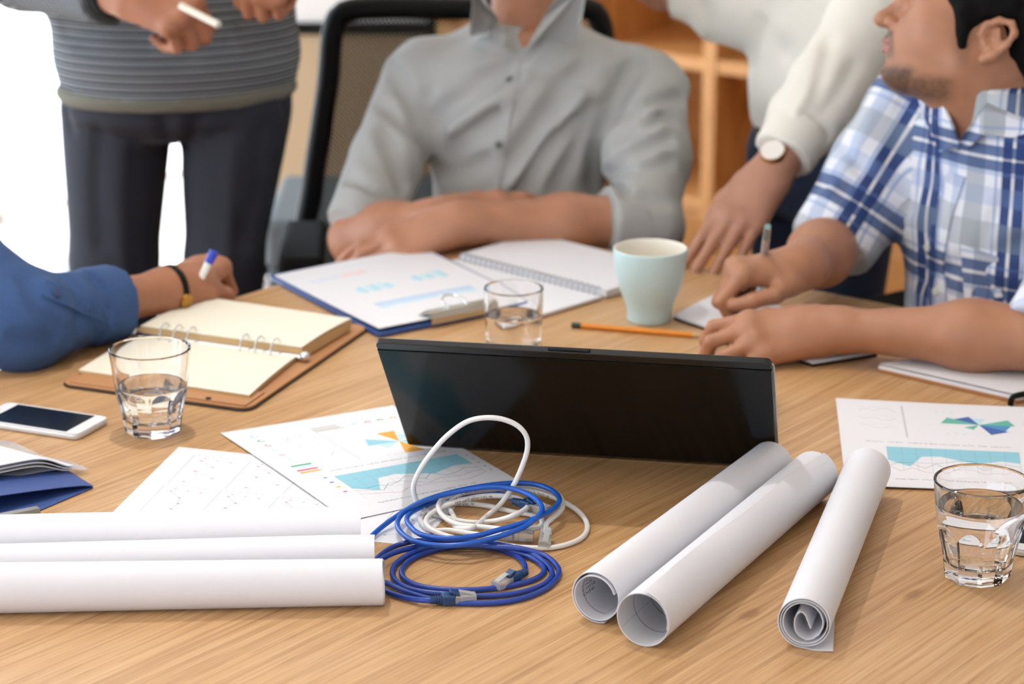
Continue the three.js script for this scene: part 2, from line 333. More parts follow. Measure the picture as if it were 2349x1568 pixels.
// ---------------------------------------------------------------- anatomy
// fingers, palm and thumb as tapered bones; Y along the fingers, Z out of the back of the hand, side +1 left hand, -1 right hand
function handBones(wrist, dir, back, side, pose, size = 1) {
  const Y = dir.clone().normalize(), Z = back.clone().addScaledVector(Y, -back.dot(Y)).normalize(), X = Y.clone().cross(Z).multiplyScalar(side);   // X towards the thumb
  const L = (x, y, z) => wrist.clone().addScaledVector(X, x * size).addScaledVector(Y, y * size).addScaledVector(Z, z * size), out = [];
  const roots = [[0.027, 0.088, 0.001], [0.009, 0.092, 0.004], [-0.010, 0.088, 0.002], [-0.027, 0.079, -0.003]], lens = [[0.044, 0.026, 0.021], [0.048, 0.030, 0.022], [0.044, 0.028, 0.021], [0.035, 0.021, 0.019]], rad = [0.0098, 0.0100, 0.0095, 0.0085];
  out.push(cap(L(0, -0.005, 0), L(0.004, 0.03, 0), 0.021 * size, 0.022 * size, 0.02));
  roots.forEach(([x, y, z], i) => {
    out.push(cap(L(x * 0.55, 0.015, -0.003), L(x, y, z - 0.003), 0.0165 * size, 0.0118 * size, 0.018));
    let p = L(x, y, z), ang = 0; const sp = (pose.spread ?? 0.10) * (1.4 - i) * 0.7, curl = pose.curl[i] ?? pose.curl[pose.curl.length - 1];
    const sideways = X.clone().multiplyScalar(Math.sin(sp)).addScaledVector(Y, Math.cos(sp));
    out.push(cap(p.clone().addScaledVector(Z, 0.001), p, (rad[i] + 0.0014) * size, rad[i] * size, 0.010));
    lens[i].forEach((l, j) => {
      ang += curl[j];
      const d = sideways.clone().multiplyScalar(Math.cos(ang)).addScaledVector(Z, -Math.sin(ang)), q = p.clone().addScaledVector(d, l * size);
      out.push(cap(p, q, (rad[i] - j * 0.0009) * size, (rad[i] - (j + 1) * 0.0009) * size, j ? 0.003 : 0.006));
      p = q;
    });
  });
  const t = pose.thumb ?? [[0.030, 0.030, -0.012], [0.046, 0.062, -0.018], [0.045, 0.092, -0.022], [0.040, 0.116, -0.025]];
  out.push(cap(L(0.006, 0.012, -0.004), L(...t[0]), 0.018 * size, 0.0155 * size, 0.02), cap(L(...t[0]), L(...t[1]), 0.0155 * size, 0.0112 * size, 0.008), cap(L(...t[1]), L(...t[2]), 0.0112 * size, 0.0102 * size, 0.004), cap(L(...t[2]), L(...t[3]), 0.0104 * size, 0.008 * size, 0.004));
  return { bones: out, L };
}
// head bones; Fw forward, U up, Lf to the person's left; the origin lies between the ears
function headShapes(o, Fw, U, Lf, s = 1) {
  const P = (f, u, l = 0) => o.clone().addScaledVector(Fw, f * s).addScaledVector(U, u * s).addScaledVector(Lf, l * s), E = (f, u, l, rf, ru, rl, k, m) => ell(P(f, u, l), Fw, U, Lf, rf * s, ru * s, rl * s, k * s, m), c = (a, b, ra, rb, k, m) => cap(P(...a), P(...b), ra * s, rb * s, k * s, m), out = [];
  out.push(E(-0.005, 0.055, 0, 0.098, 0.087, 0.076, 0.02), E(0.042, 0.000, 0, 0.062, 0.082, 0.060, 0.03));
  for (const q of [1, -1]) out.push(c([0.026, -0.030, q * 0.050], [0.092, -0.044, q * 0.012], 0.020, 0.016, 0.03), c([0.060, 0.006, q * 0.036], [0.078, 0.002, q * 0.026], 0.028, 0.022, 0.03), c([0.086, 0.055, q * 0.006], [0.076, 0.056, q * 0.036], 0.016, 0.014, 0.02));
  out.push(c([0.097, -0.040, -0.008], [0.097, -0.040, 0.008], 0.017, 0.017, 0.02), E(0.088, -0.008, 0, 0.024, 0.026, 0.028, 0.02));
  for (const q of [1, -1]) out.push(E(0.104, 0.036, q * 0.032, 0.014, 0.011, 0.018, 0.014, { cut: true }), E(0.077, 0.036, q * 0.031, 0.0135, 0.012, 0.0145, 0.004));
  out.push(c([0.094, 0.046, 0], [0.119, 0.022, 0], 0.0075, 0.0095, 0.008), E(0.122, 0.0185, 0, 0.012, 0.0100, 0.0110, 0.005));
  for (const q of [1, -1]) out.push(E(0.109, 0.0145, q * 0.0135, 0.011, 0.0085, 0.0070, 0.003), E(0.115, 0.0055, q * 0.0070, 0.006, 0.0045, 0.0040, 0.002, { cut: true }), c([0.106, 0.024, q * 0.021], [0.094, 0.010, q * 0.025], 0.003, 0.003, 0.006, { cut: true }));
  for (const q of [1, -1]) out.push(c([0.1135, -0.0075, 0], [0.098, -0.0105, q * 0.021], 0.0062, 0.0032, 0.004), c([0.1120, -0.0195, 0], [0.097, -0.0150, q * 0.020], 0.0078, 0.0034, 0.004));
  out.push(c([0.123, -0.0132, 0], [0.102, -0.0128, 0.024], 0.0030, 0.0020, 0.002, { cut: true }), c([0.123, -0.0132, 0], [0.102, -0.0128, -0.024], 0.0030, 0.0020, 0.002, { cut: true }));
  out.push(c([0.116, -0.031, -0.008], [0.116, -0.031, 0.008], 0.008, 0.008, 0.008, { cut: true }));
  for (const q of [1, -1]) {                                              // ears: shell, rim leaning back, lobe and hollow
    out.push(E(-0.010, 0.003, q * 0.076, 0.016, 0.020, 0.009, 0.006));
    const rim = [[0.006, 0.006, 0.077], [0.000, 0.018, 0.081], [-0.014, 0.024, 0.087], [-0.029, 0.021, 0.092], [-0.033, 0.010, 0.092], [-0.025, -0.004, 0.088], [-0.012, -0.016, 0.082], [-0.002, -0.021, 0.078]];
    for (let i = 0; i + 1 < rim.length; i++) out.push(c([rim[i][0], rim[i][1], q * rim[i][2]], [rim[i + 1][0], rim[i + 1][1], q * rim[i + 1][2]], i > 5 ? 0.0066 : 0.0045, i > 4 ? 0.0066 : 0.0045, 0.004));
    out.push(c([-0.016, 0.012, q * 0.087], [-0.014, -0.004, q * 0.084], 0.0036, 0.0036, 0.004), E(-0.006, 0.002, q * 0.088, 0.0075, 0.0110, 0.010, 0.004, { cut: true }), E(-0.022, 0.012, q * 0.094, 0.0055, 0.008, 0.007, 0.003, { cut: true }));
  }
  return { shapes: out, P };
}
function hairShapes(o, Fw, U, Lf, s = 1, short = true) {
  const P = (f, u, l = 0) => o.clone().addScaledVector(Fw, f * s).addScaledVector(U, u * s).addScaledVector(Lf, l * s), E = (f, u, l, rf, ru, rl, k, m) => ell(P(f, u, l), Fw, U, Lf, rf * s, ru * s, rl * s, k * s, m), c = (a, b, ra, rb, k, m) => cap(P(...a), P(...b), ra * s, rb * s, k * s, m), out = [];
  out.push(E(-0.016, 0.066, 0, 0.104, 0.094, 0.086, 0.02), c([-0.070, 0.0, -0.03], [-0.070, 0.0, 0.03], 0.045, 0.045, 0.03), E(0.045, 0.125, 0, 0.062, 0.032, 0.062, 0.02));
  out.push(E(0.105, 0.010, 0, 0.072, 0.085, 0.095, 0.008, { cut: true }), E(0.07, -0.055, 0, 0.10, 0.05, 0.12, 0.01, { cut: true }));
  for (const q of [1, -1]) out.push(E(-0.006, -0.006, q * 0.090, 0.023, 0.034, 0.035, 0.006, { cut: true }), c([0.030, 0.055, q * 0.069], [0.026, -0.008, q * 0.067], 0.013, 0.007, 0.01));
  if (!short) for (const q of [1, -1]) out.push(c([-0.03, 0.06, q * 0.07], [-0.05, -0.16, q * 0.07], 0.03, 0.028, 0.04), c([-0.09, 0.03, 0], [-0.085, -0.17, q * 0.03], 0.04, 0.03, 0.05));
  return out;
}
const SKIN = [0.47, 0.218, 0.124];
function skinTone(base, marks = []) {                                    // marks: [point, radius, colour, share]
  return (p, n) => {
    const k = 0.92 + 0.16 * noise3(p.x * 60, p.y * 60, p.z * 60); let r = base[0] * k, g = base[1] * k, b = base[2] * k;
    for (const [c, rad, col, share] of marks) { const d = p.distanceTo(c) / rad; if (d < 1) { const w = share * (1 - d * d); r += (col[0] - r) * w; g += (col[1] - g) * w; b += (col[2] - b) * w; } }
    return [r, g, b];
  };
}
// ---------------------------------------------------------------- materials
const streak = (u, v, a, b) => noise2(u * a, v * b);
// oak: u along the grain, v across it, knots [u, v, radius] in texture units
function oak(w, h, lu, lv, tones, knots = [], seed = 0, soft = 1.75) {
  const [dark, mid, pale] = tones;
  return computed(w, h, (u0, v0, c) => {
    const u = u0 * lu + seed, v = v0 * lv + seed; let bend = 0, heart = 0;
    for (const [ku, kv, kr] of knots) { const du = (u0 - ku) * lu / (kr * 2.4), dv = (v0 - kv) * lv / kr, d = du * du + dv * dv; bend += (v0 - kv) * lv * 0.55 * Math.exp(-d * 0.9); heart += Math.exp(-d * 5) * (0.7 + 0.6 * noise2(u * 260, v * 420)); }
    const wave = 0.010 * (noise2(u * 1.6, v * 5 + 3) - 0.5) + 0.004 * (noise2(u * 6, v * 22) - 0.5) - bend;
    const q = v + wave, ring = 0.5 + 0.5 * Math.sin(q * 2 * Math.PI / 0.017 + 5 * noise2(u * 0.9, q * 18));
    const band = fbm(u * 1.1 + 3, q * 38), fine = fbm(u * 5 + 7, q * 300), hair = noise2(u * 13, q * 620), pore = noise2(u * 24 + 9, q * 1050);
    let f = 0.27 * band + 0.05 * ring + 0.33 * fine + 0.35 * hair; f = (f - 0.5) * soft + 0.5;
    if (pore > 0.80) f -= (pore - 0.80) * 1.3 * (0.5 + noise2(u * 3, v * 40));
    f -= heart * 0.5; f = f < 0 ? 0 : f > 1 ? 1 : f;
    for (let i = 0; i < 3; i++) c[i] = f < 0.5 ? dark[i] + (mid[i] - dark[i]) * f * 2 : mid[i] + (pale[i] - mid[i]) * (f - 0.5) * 2;
  });
}
const tableUV = (p) => { const q = p.clone().applyMatrix4(inRoom.clone().invert()); return [(-(-q.z) + 0.1) / 1.7, (q.x + 0.05) / 1.0]; };
function mapUV(g, fn) { const p = g.attributes.position, uv = new Float32Array(p.count * 2), v = V(0, 0, 0); for (let i = 0; i < p.count; i++) { const a = fn(v.fromBufferAttribute(p, i)); uv[i * 2] = a[0]; uv[i * 2 + 1] = a[1]; } g.setAttribute('uv', new THREE.BufferAttribute(uv, 2)); return g; }
const fold1 = (x) => { const m = ((x % 2) + 2) % 2; return m > 1 ? 2 - m : m; };
const knotAt = (px, py, r) => { const [u, v] = tableUV(on(px, py)); return [fold1(u), fold1(v), r]; };
const M = {
  table: std(0xffffff, 0.36, { map: oak(2048, 2048, 1.7, 1.0, [[154, 112, 70], [197, 155, 107], [221, 185, 139]], [knotAt(2095, 1362, 0.014), knotAt(1720, 1408, 0.012), knotAt(1470, 930, 0.007)], 0, 1.25) }),
  floor: std(0xffffff, 0.32, { map: oak(1024, 1024, 1.6, 0.9, [[142, 92, 48], [192, 138, 80], [214, 166, 106]], [], 4) }),
  shelf: std(0xffffff, 0.5, { map: oak(512, 512, 1.2, 0.5, [[170, 112, 58], [206, 150, 88], [222, 174, 116]], [], 9) }),
  wall: std(0xeeece6, 0.85), ceiling: std(0xf2f1ee, 0.9), whiteFrame: std(0xe9e9e6, 0.5), concrete: std(0xd8d6d0, 0.9), beige: std(0xc4ac8c, 0.85),
  pane: phys({ color: 0xffffff, roughness: 0, transmission: 1, thickness: 0, ior: 1.45, specularIntensity: 1 }),
  black: phys({ color: 0x050706, roughness: 0.5, specularIntensity: 0.45 }), blackSoft: phys({ color: 0x070908, roughness: 0.8, specularIntensity: 0.4 }), steel: std(0xb9bcc0, 0.28, { metalness: 1 }), chrome: std(0xd8dadc, 0.14, { metalness: 1 }), brass: std(0xb88a45, 0.3, { metalness: 1 }),
  paper: std(0xe4e5e9, 0.75), paperWarm: std(0xdfdcd2, 0.75),
  glass: phys({ color: 0xffffff, roughness: 0, transmission: 1, thickness: 0.02, ior: 1.5 }), water: phys({ color: 0xffffff, roughness: 0, transmission: 1, thickness: 0.05, ior: 1.333 }),
};
M.lamp = std(0xfff4e4, 0.6, { emissive: new THREE.Color(1, 0.95, 0.88), emissiveIntensity: 1.4 });
M.lampWarm = std(0xffe6c4, 0.6, { emissive: new THREE.Color(1, 0.84, 0.66), emissiveIntensity: 6 });

// ---------------------------------------------------------------- the room
const S0 = -2.82, S1 = 4.6, T0 = -6.4, T1 = 3.12, TOP = 2.75;
{
  const floor = struct('floor', boxRoom(S0 - 0.2, S1 + 0.2, -0.16, -0.012, T0 - 0.2, T1 + 0.2), M.concrete);
  const r = rng(21), w = 0.235, kinds = [0xffffff, 0xf3ece4, 0xfff6ea].map((c) => { const m = M.floor.clone(); m.color.set(c); return m; });
  let row = 0;
  for (let s = S0 + 1.29; s < S1; s += w, row++) {
    let t = T0 - (row % 3) * 0.55;
    while (t < T1) {
      const a = Math.max(t, T0), b = Math.min(t + 1.64, T1), e = Math.min(s + w, S1); t += 1.64;
      if (b - a < 0.02) continue;
      const g = boxRoom(s + 0.0008, e - 0.0008, -0.012, 0, a + 0.0008, b - 0.0008), du = r(), dv = r();
      mapUV(g, (p) => { const q = p.clone().applyMatrix4(inRoom.clone().invert()); return [-q.z / 1.6 + du, q.x / 0.9 + dv]; });
      part('plank', g, kinds[Math.floor(r() * 3)], floor);
    }
  }
  // pale stone border along the glazing
  const stone = std(0xe4e0d8, 0.5); for (let i = 0; i < 16; i++) for (const [a, b] of [[S0, S0 + 0.645], [S0 + 0.645, S0 + 1.29]]) part('stone_tile', boxRoom(a + 0.001, b - 0.001, -0.012, 0, T0 + i * 0.595 + 0.001, T0 + (i + 1) * 0.595 - 0.001), stone, floor);
  struct('trim_1', boxRoom(S0 - 0.18, S0, -0.012, 0, T0, T1), stone);
  struct('ceiling', boxRoom(S0 - 0.2, S1 + 0.2, TOP, TOP + 0.15, T0 - 0.2, T1 + 0.2), M.ceiling);
  struct('wall_back', boxRoom(S0 - 0.2, S1 + 0.2, 0, TOP, T1, T1 + 0.15), M.wall);
  struct('wall_right', boxRoom(S1, S1 + 0.15, 0, TOP, T0, T1), M.wall);
  struct('wall_front', merge([boxRoom(S0 - 0.2, S1 + 0.2, 0, 0.45, T0 - 0.15, T0), boxRoom(S0 - 0.2, S1 + 0.2, 2.5, TOP, T0 - 0.15, T0), boxRoom(S0 - 0.2, S0 + 0.15, 0.45, 2.5, T0 - 0.15, T0), boxRoom(2.67, S1 + 0.2, 0.45, 2.5, T0 - 0.15, T0)]), M.wall);
  for (let i = 0; i < 3; i++) {
    const a = S0 + 0.15 + i * 1.78, b = a + 1.78, win = new THREE.Group(); win.name = 'window_' + (i + 7); win.position.copy(room((a + b) / 2, 0.45, T0 - 0.08)); scene.add(win); tag(win, null, null, null, 'structure');
    part('window_frame', merge([boxRoom(a, b, 0.45, 0.49, T0 - 0.11, T0 - 0.05), boxRoom(a, b, 2.46, 2.5, T0 - 0.11, T0 - 0.05), boxRoom(a, a + 0.03, 0.49, 2.46, T0 - 0.11, T0 - 0.05), boxRoom(b - 0.03, b, 0.49, 2.46, T0 - 0.11, T0 - 0.05)]), M.whiteFrame, win);
    part('window_pane', boxRoom(a + 0.03, b - 0.03, 0.49, 2.46, T0 - 0.082, T0 - 0.078), M.pane, win);
  }
  struct('baseboard_back', boxRoom(S0, S1, 0, 0.07, T1 - 0.012, T1, 0.003), M.whiteFrame);
  // the left side is glazed from the floor to a shallow beam
  struct('wall_left', merge([boxRoom(S0 - 0.18, S0, 2.5, TOP, T0, T1), boxRoom(S0 - 0.18, S0, 0, 2.5, T0, T0 + 0.25), boxRoom(S0 - 0.18, S0, 0, 2.5, T1 - 0.12, T1)]), M.wall);
  const bays = 6, t0 = T0 + 0.25, bw = (T1 - 0.12 - t0) / bays;
  for (let i = 0; i < bays; i++) {
    const a = t0 + i * bw, b = a + bw, win = new THREE.Group(); win.name = 'window_' + (i + 1); win.position.copy(room(S0 - 0.09, 0, (a + b) / 2)); scene.add(win); tag(win, null, null, null, 'structure');
    part('window_frame', merge([boxRoom(S0 - 0.10, S0 - 0.08, 0, 0.014, a, b), boxRoom(S0 - 0.12, S0 - 0.06, 2.46, 2.5, a, b), boxRoom(S0 - 0.12, S0 - 0.06, 0.014, 2.46, a, a + 0.03), boxRoom(S0 - 0.12, S0 - 0.06, 0.014, 2.46, b - 0.03, b)]), M.whiteFrame, win);
    part('window_pane', boxRoom(S0 - 0.092, S0 - 0.088, 0.014, 2.46, a + 0.03, b - 0.03), M.pane, win);
  }
  struct('terrace', boxRoom(S0 - 12, S0 - 0.2, -0.2, -0.03, T0 - 6, T1 + 8), M.concrete);
  struct('parapet', boxRoom(S0 - 12.2, S0 - 12, -0.2, 1.0, T0 - 6, T1 + 8), M.concrete);
}
// ceiling lights
PANELS.forEach(([s, t], i) => {
  const c = room(s, TOP, t), lamp = thing('ceiling_light_panel', ['white ceiling light panel above the near right end of the table', 'white ceiling light panel nearest the wall behind the camera', 'white ceiling light panel by the right wall, beside the table end', 'white ceiling light panel by the right wall, behind the camera', 'white ceiling light panel between the window wall and the table', 'white ceiling light panel above the standing people'][i], 'ceiling light', V(c.x, TOP, c.z));
  part('light_frame', merge([boxRoom(s - 0.63, s + 0.63, TOP - 0.035, TOP, t - 0.33, t - 0.30, 0.004), boxRoom(s - 0.63, s + 0.63, TOP - 0.035, TOP, t + 0.30, t + 0.33, 0.004), boxRoom(s - 0.63, s - 0.60, TOP - 0.035, TOP, t - 0.30, t + 0.30), boxRoom(s + 0.60, s + 0.63, TOP - 0.035, TOP, t - 0.30, t + 0.30)]), M.whiteFrame, lamp);
  part('diffuser', boxRoom(s - 0.6, s + 0.6, TOP - 0.02, TOP - 0.005, t - 0.3, t + 0.3), M.lamp, lamp);
  const l = new THREE.RectAreaLight(PANEL.color, PANEL.intensity, PANEL.w, PANEL.h);
  l.position.set(c.x, TOP - 0.04, c.z); l.rotation.set(-Math.PI / 2, ROOM, 0, 'YXZ'); scene.add(l);
});
{
  const lamp = thing('ceiling_downlight', 'small round warm downlight in the ceiling above the laptop', 'ceiling light', V(DOWN.x, TOP, DOWN.z));
  part('housing', lathe([[0.030, 0.0], [0.030, -0.03], [0.052, -0.034], [0.055, -0.03], [0.055, 0], [0.030, 0]], V(DOWN.x, TOP, DOWN.z), 40), M.whiteFrame, lamp);
  part('lens', lathe([[0, -0.012], [0.028, -0.012], [0.028, -0.006], [0, -0.006]], V(DOWN.x, TOP, DOWN.z), 32), M.lampWarm, lamp);
  const l = new THREE.SpotLight(DOWNLIGHT.color, DOWNLIGHT.intensity, 0, 0.52, 0.9, 2);
  l.position.set(DOWN.x, TOP - 0.05, DOWN.z); l.target.position.set(DOWN.x + 0.30, 0, DOWN.z + 0.60); l.castShadow = true; l.shadow.radius = 1.2; l.shadow.mapSize.set(2048, 2048);
  scene.add(l, l.target);
}
// ---------------------------------------------------------------- bookcase, partition, stool
{
  const s0 = -2.59, dx = 0.42, n = 8, t0 = 2.66, t1 = 3.08, c = room(s0 + dx * n / 2, 0, 2.87);
  const bc = thing('bookcase', 'light oak cube bookcase with empty brown compartments behind the seated people', 'bookcase', c);
  for (let i = 0; i <= n; i++) { const s = s0 + i * dx; part('upright', mapUV(boxRoom(s - 0.02, s + 0.02, 0, 1.72, t0, t1, 0.002), (p) => [p.y / 1.2, (p.x + p.z) / 0.5 + i * 0.3]), M.shelf, bc); }
  for (let j = 0; j < 5; j++) for (let i = 0; i < n; i++) { const y = [0.05, 0.44, 0.86, 1.28, 1.70][j], s = s0 + i * dx; part('shelf_board', mapUV(boxRoom(s + 0.02, s + dx - 0.02, y - 0.018, y + 0.018, t0 + 0.004, t1, 0.002), (p) => [(p.x * 0.8) / 1.2 + i * 0.2, p.y / 0.5 + p.z * 0.8]), M.shelf, bc); }
  part('back_panel', mapUV(boxRoom(s0, s0 + dx * n, 0.02, 1.71, t1 - 0.02, t1), (p) => [(p.x - p.z * 0.6) / 1.2, p.y / 0.5]), M.shelf, bc);
  part('plinth', boxRoom(s0 + 0.02, s0 + dx * n - 0.02, 0, 0.032, t0 + 0.02, t0 + 0.04), M.shelf, bc);
}
{
  const z = 5.6, x0 = at(548, 300, z).x, x1 = at(985, 300, z).x, yRail = at(700, 53, z).y, base = V((x0 + x1) / 2, 0, -z);
  const b = thing('partition_board', 'rolling whiteboard with a beige lower panel behind the mesh chair', 'whiteboard', base);
  const box = (a, c, y0, y1, z0, z1, r = 0.003) => rbox(c - a, y1 - y0, z1 - z0, r, 2).translate((a + c) / 2, (y0 + y1) / 2, -z + (z0 + z1) / 2);
  part('whiteboard_panel', box(x0, x1, yRail, 1.86, -0.012, 0.012), phys({ color: 0xf4f4f2, roughness: 0.25 }), b);
  part('lower_panel', box(x0 + 0.01, x1 - 0.01, 0.10, yRail - 0.02, -0.01, 0.01), M.beige, b);
  part('frame', merge([box(x0 - 0.02, x1 + 0.02, yRail - 0.024, yRail + 0.004, -0.02, 0.022), box(x0 - 0.02, x1 + 0.02, 1.85, 1.88, -0.02, 0.02), box(x0 - 0.02, x0, 0.1, 1.86, -0.02, 0.02), box(x1, x1 + 0.02, 0.1, 1.86, -0.02, 0.02), box(x0 - 0.02, x1 + 0.02, 0.08, 0.11, -0.02, 0.02)]), M.black, b);
  for (const x of [x0 + 0.02, x1 - 0.02]) part('foot', merge([box(x - 0.02, x + 0.02, 0.05, 0.085, -0.25, 0.25), rod(V(x - 0.012, 0.025, -z + 0.22), V(x + 0.012, 0.025, -z + 0.22), 0.025), rod(V(x - 0.012, 0.025, -z - 0.22), V(x + 0.012, 0.025, -z - 0.22), 0.025)]), M.black, b);
}
{
  const z = 4.55, y = at(640, 505, z).y, x0 = at(606, 560, z).x, w = 0.40, p = thing('stool', 'dark grey upholstered cube stool between the standing man and the mesh chair', 'stool', V(x0 + w / 2, 0, -z - w / 2));
  part('seat', rbox(w, 0.10, w, 0.018).translate(x0 + w / 2, y - 0.05, -z - w / 2), std(0x6a7274, 0.9), p);
  part('body', rbox(w - 0.01, y - 0.13, w - 0.01, 0.012).translate(x0 + w / 2, (y - 0.13) / 2 + 0.03, -z - w / 2), std(0x5c6466, 0.9), p);
  for (const a of [0.05, w - 0.05]) for (const c of [0.05, w - 0.05]) part('foot', new THREE.CylinderGeometry(0.018, 0.015, 0.032, 12).translate(x0 + a, 0.016, -z - c), M.black, p);
}
// ---------------------------------------------------------------- the table
{
  const LEN = 2.7, WID = 1.62, base = room(WID / 2, 0, -LEN / 2), t = thing('conference_table', 'large oak meeting table with a rounded far corner, covered in papers', 'table', base);
  const P = (s, q) => room(s, 0, q), outline = roundCorners([P(0, 0), P(WID, 0), P(WID, -LEN), P(0, -LEN)], [0.16, 0.12, 0.1, 0.1], 10);
  part('tabletop', mapUV(slab(outline, T - 0.03, T, 0.004), tableUV), M.table, t);
  part('apron', merge([boxRoom(0.16, WID - 0.16, T - 0.10, T - 0.03, -0.20, -0.17), boxRoom(0.16, WID - 0.16, T - 0.10, T - 0.03, -LEN + 0.17, -LEN + 0.2), boxRoom(0.16, 0.19, T - 0.10, T - 0.03, -LEN + 0.2, -0.2), boxRoom(WID - 0.19, WID - 0.16, T - 0.10, T - 0.03, -LEN + 0.2, -0.2)]), M.whiteFrame, t);
  for (const s of [0.2, WID - 0.2]) for (const q of [-0.21, -LEN + 0.21]) part('leg', boxRoom(s - 0.03, s + 0.03, 0, T - 0.03, q - 0.03, q + 0.03, 0.006), M.whiteFrame, t);
}
// ---------------------------------------------------------------- printed sheets
const INK = { blue: '#8fcadb', pale: '#bfe0ea', amber: '#e2a63c', green: '#3da37c', red: '#d8536f', navy: '#3f62ab', grey: '#9a9a9c' };
function scribble(c, x, y, w, h, seed, col = '#8d8d90', words = 9) {       // a row of grey word-like strokes too small to read
  const r = rng(seed); c.strokeStyle = col; c.lineWidth = Math.max(1, h * 0.13); let p = x;
  while (p < x + w) { const l = (w / words) * (0.4 + r()); c.beginPath(); for (let q = p; q < Math.min(p + l, x + w); q += h * 0.5) { c.moveTo(q, y + h * (0.15 + 0.3 * r())); c.lineTo(q + h * 0.34 * r(), y + h * (0.5 + 0.5 * r())); c.lineTo(q + h * 0.42, y + h * r()); } c.stroke(); p += l + h * 0.9; }
}
function poly(c, pts, fill, stroke, lw = 2) { c.beginPath(); pts.forEach(([x, y], i) => (i ? c.lineTo(x, y) : c.moveTo(x, y))); if (fill) { c.closePath(); c.fillStyle = fill; c.fill(); } if (stroke) { c.strokeStyle = stroke; c.lineWidth = lw; c.stroke(); } }
function fan(c, x, y, rs, cols, a0 = 0) { rs.forEach((r, i) => { const a = a0 + i * 2 * Math.PI / rs.length, b = a + 2 * Math.PI / rs.length; poly(c, [[x, y], [x + Math.cos(a) * r, y + Math.sin(a) * r], [x + Math.cos(b) * r, y + Math.sin(b) * r]], cols[i]); }); }
const PAPER = '#e6e7eb';
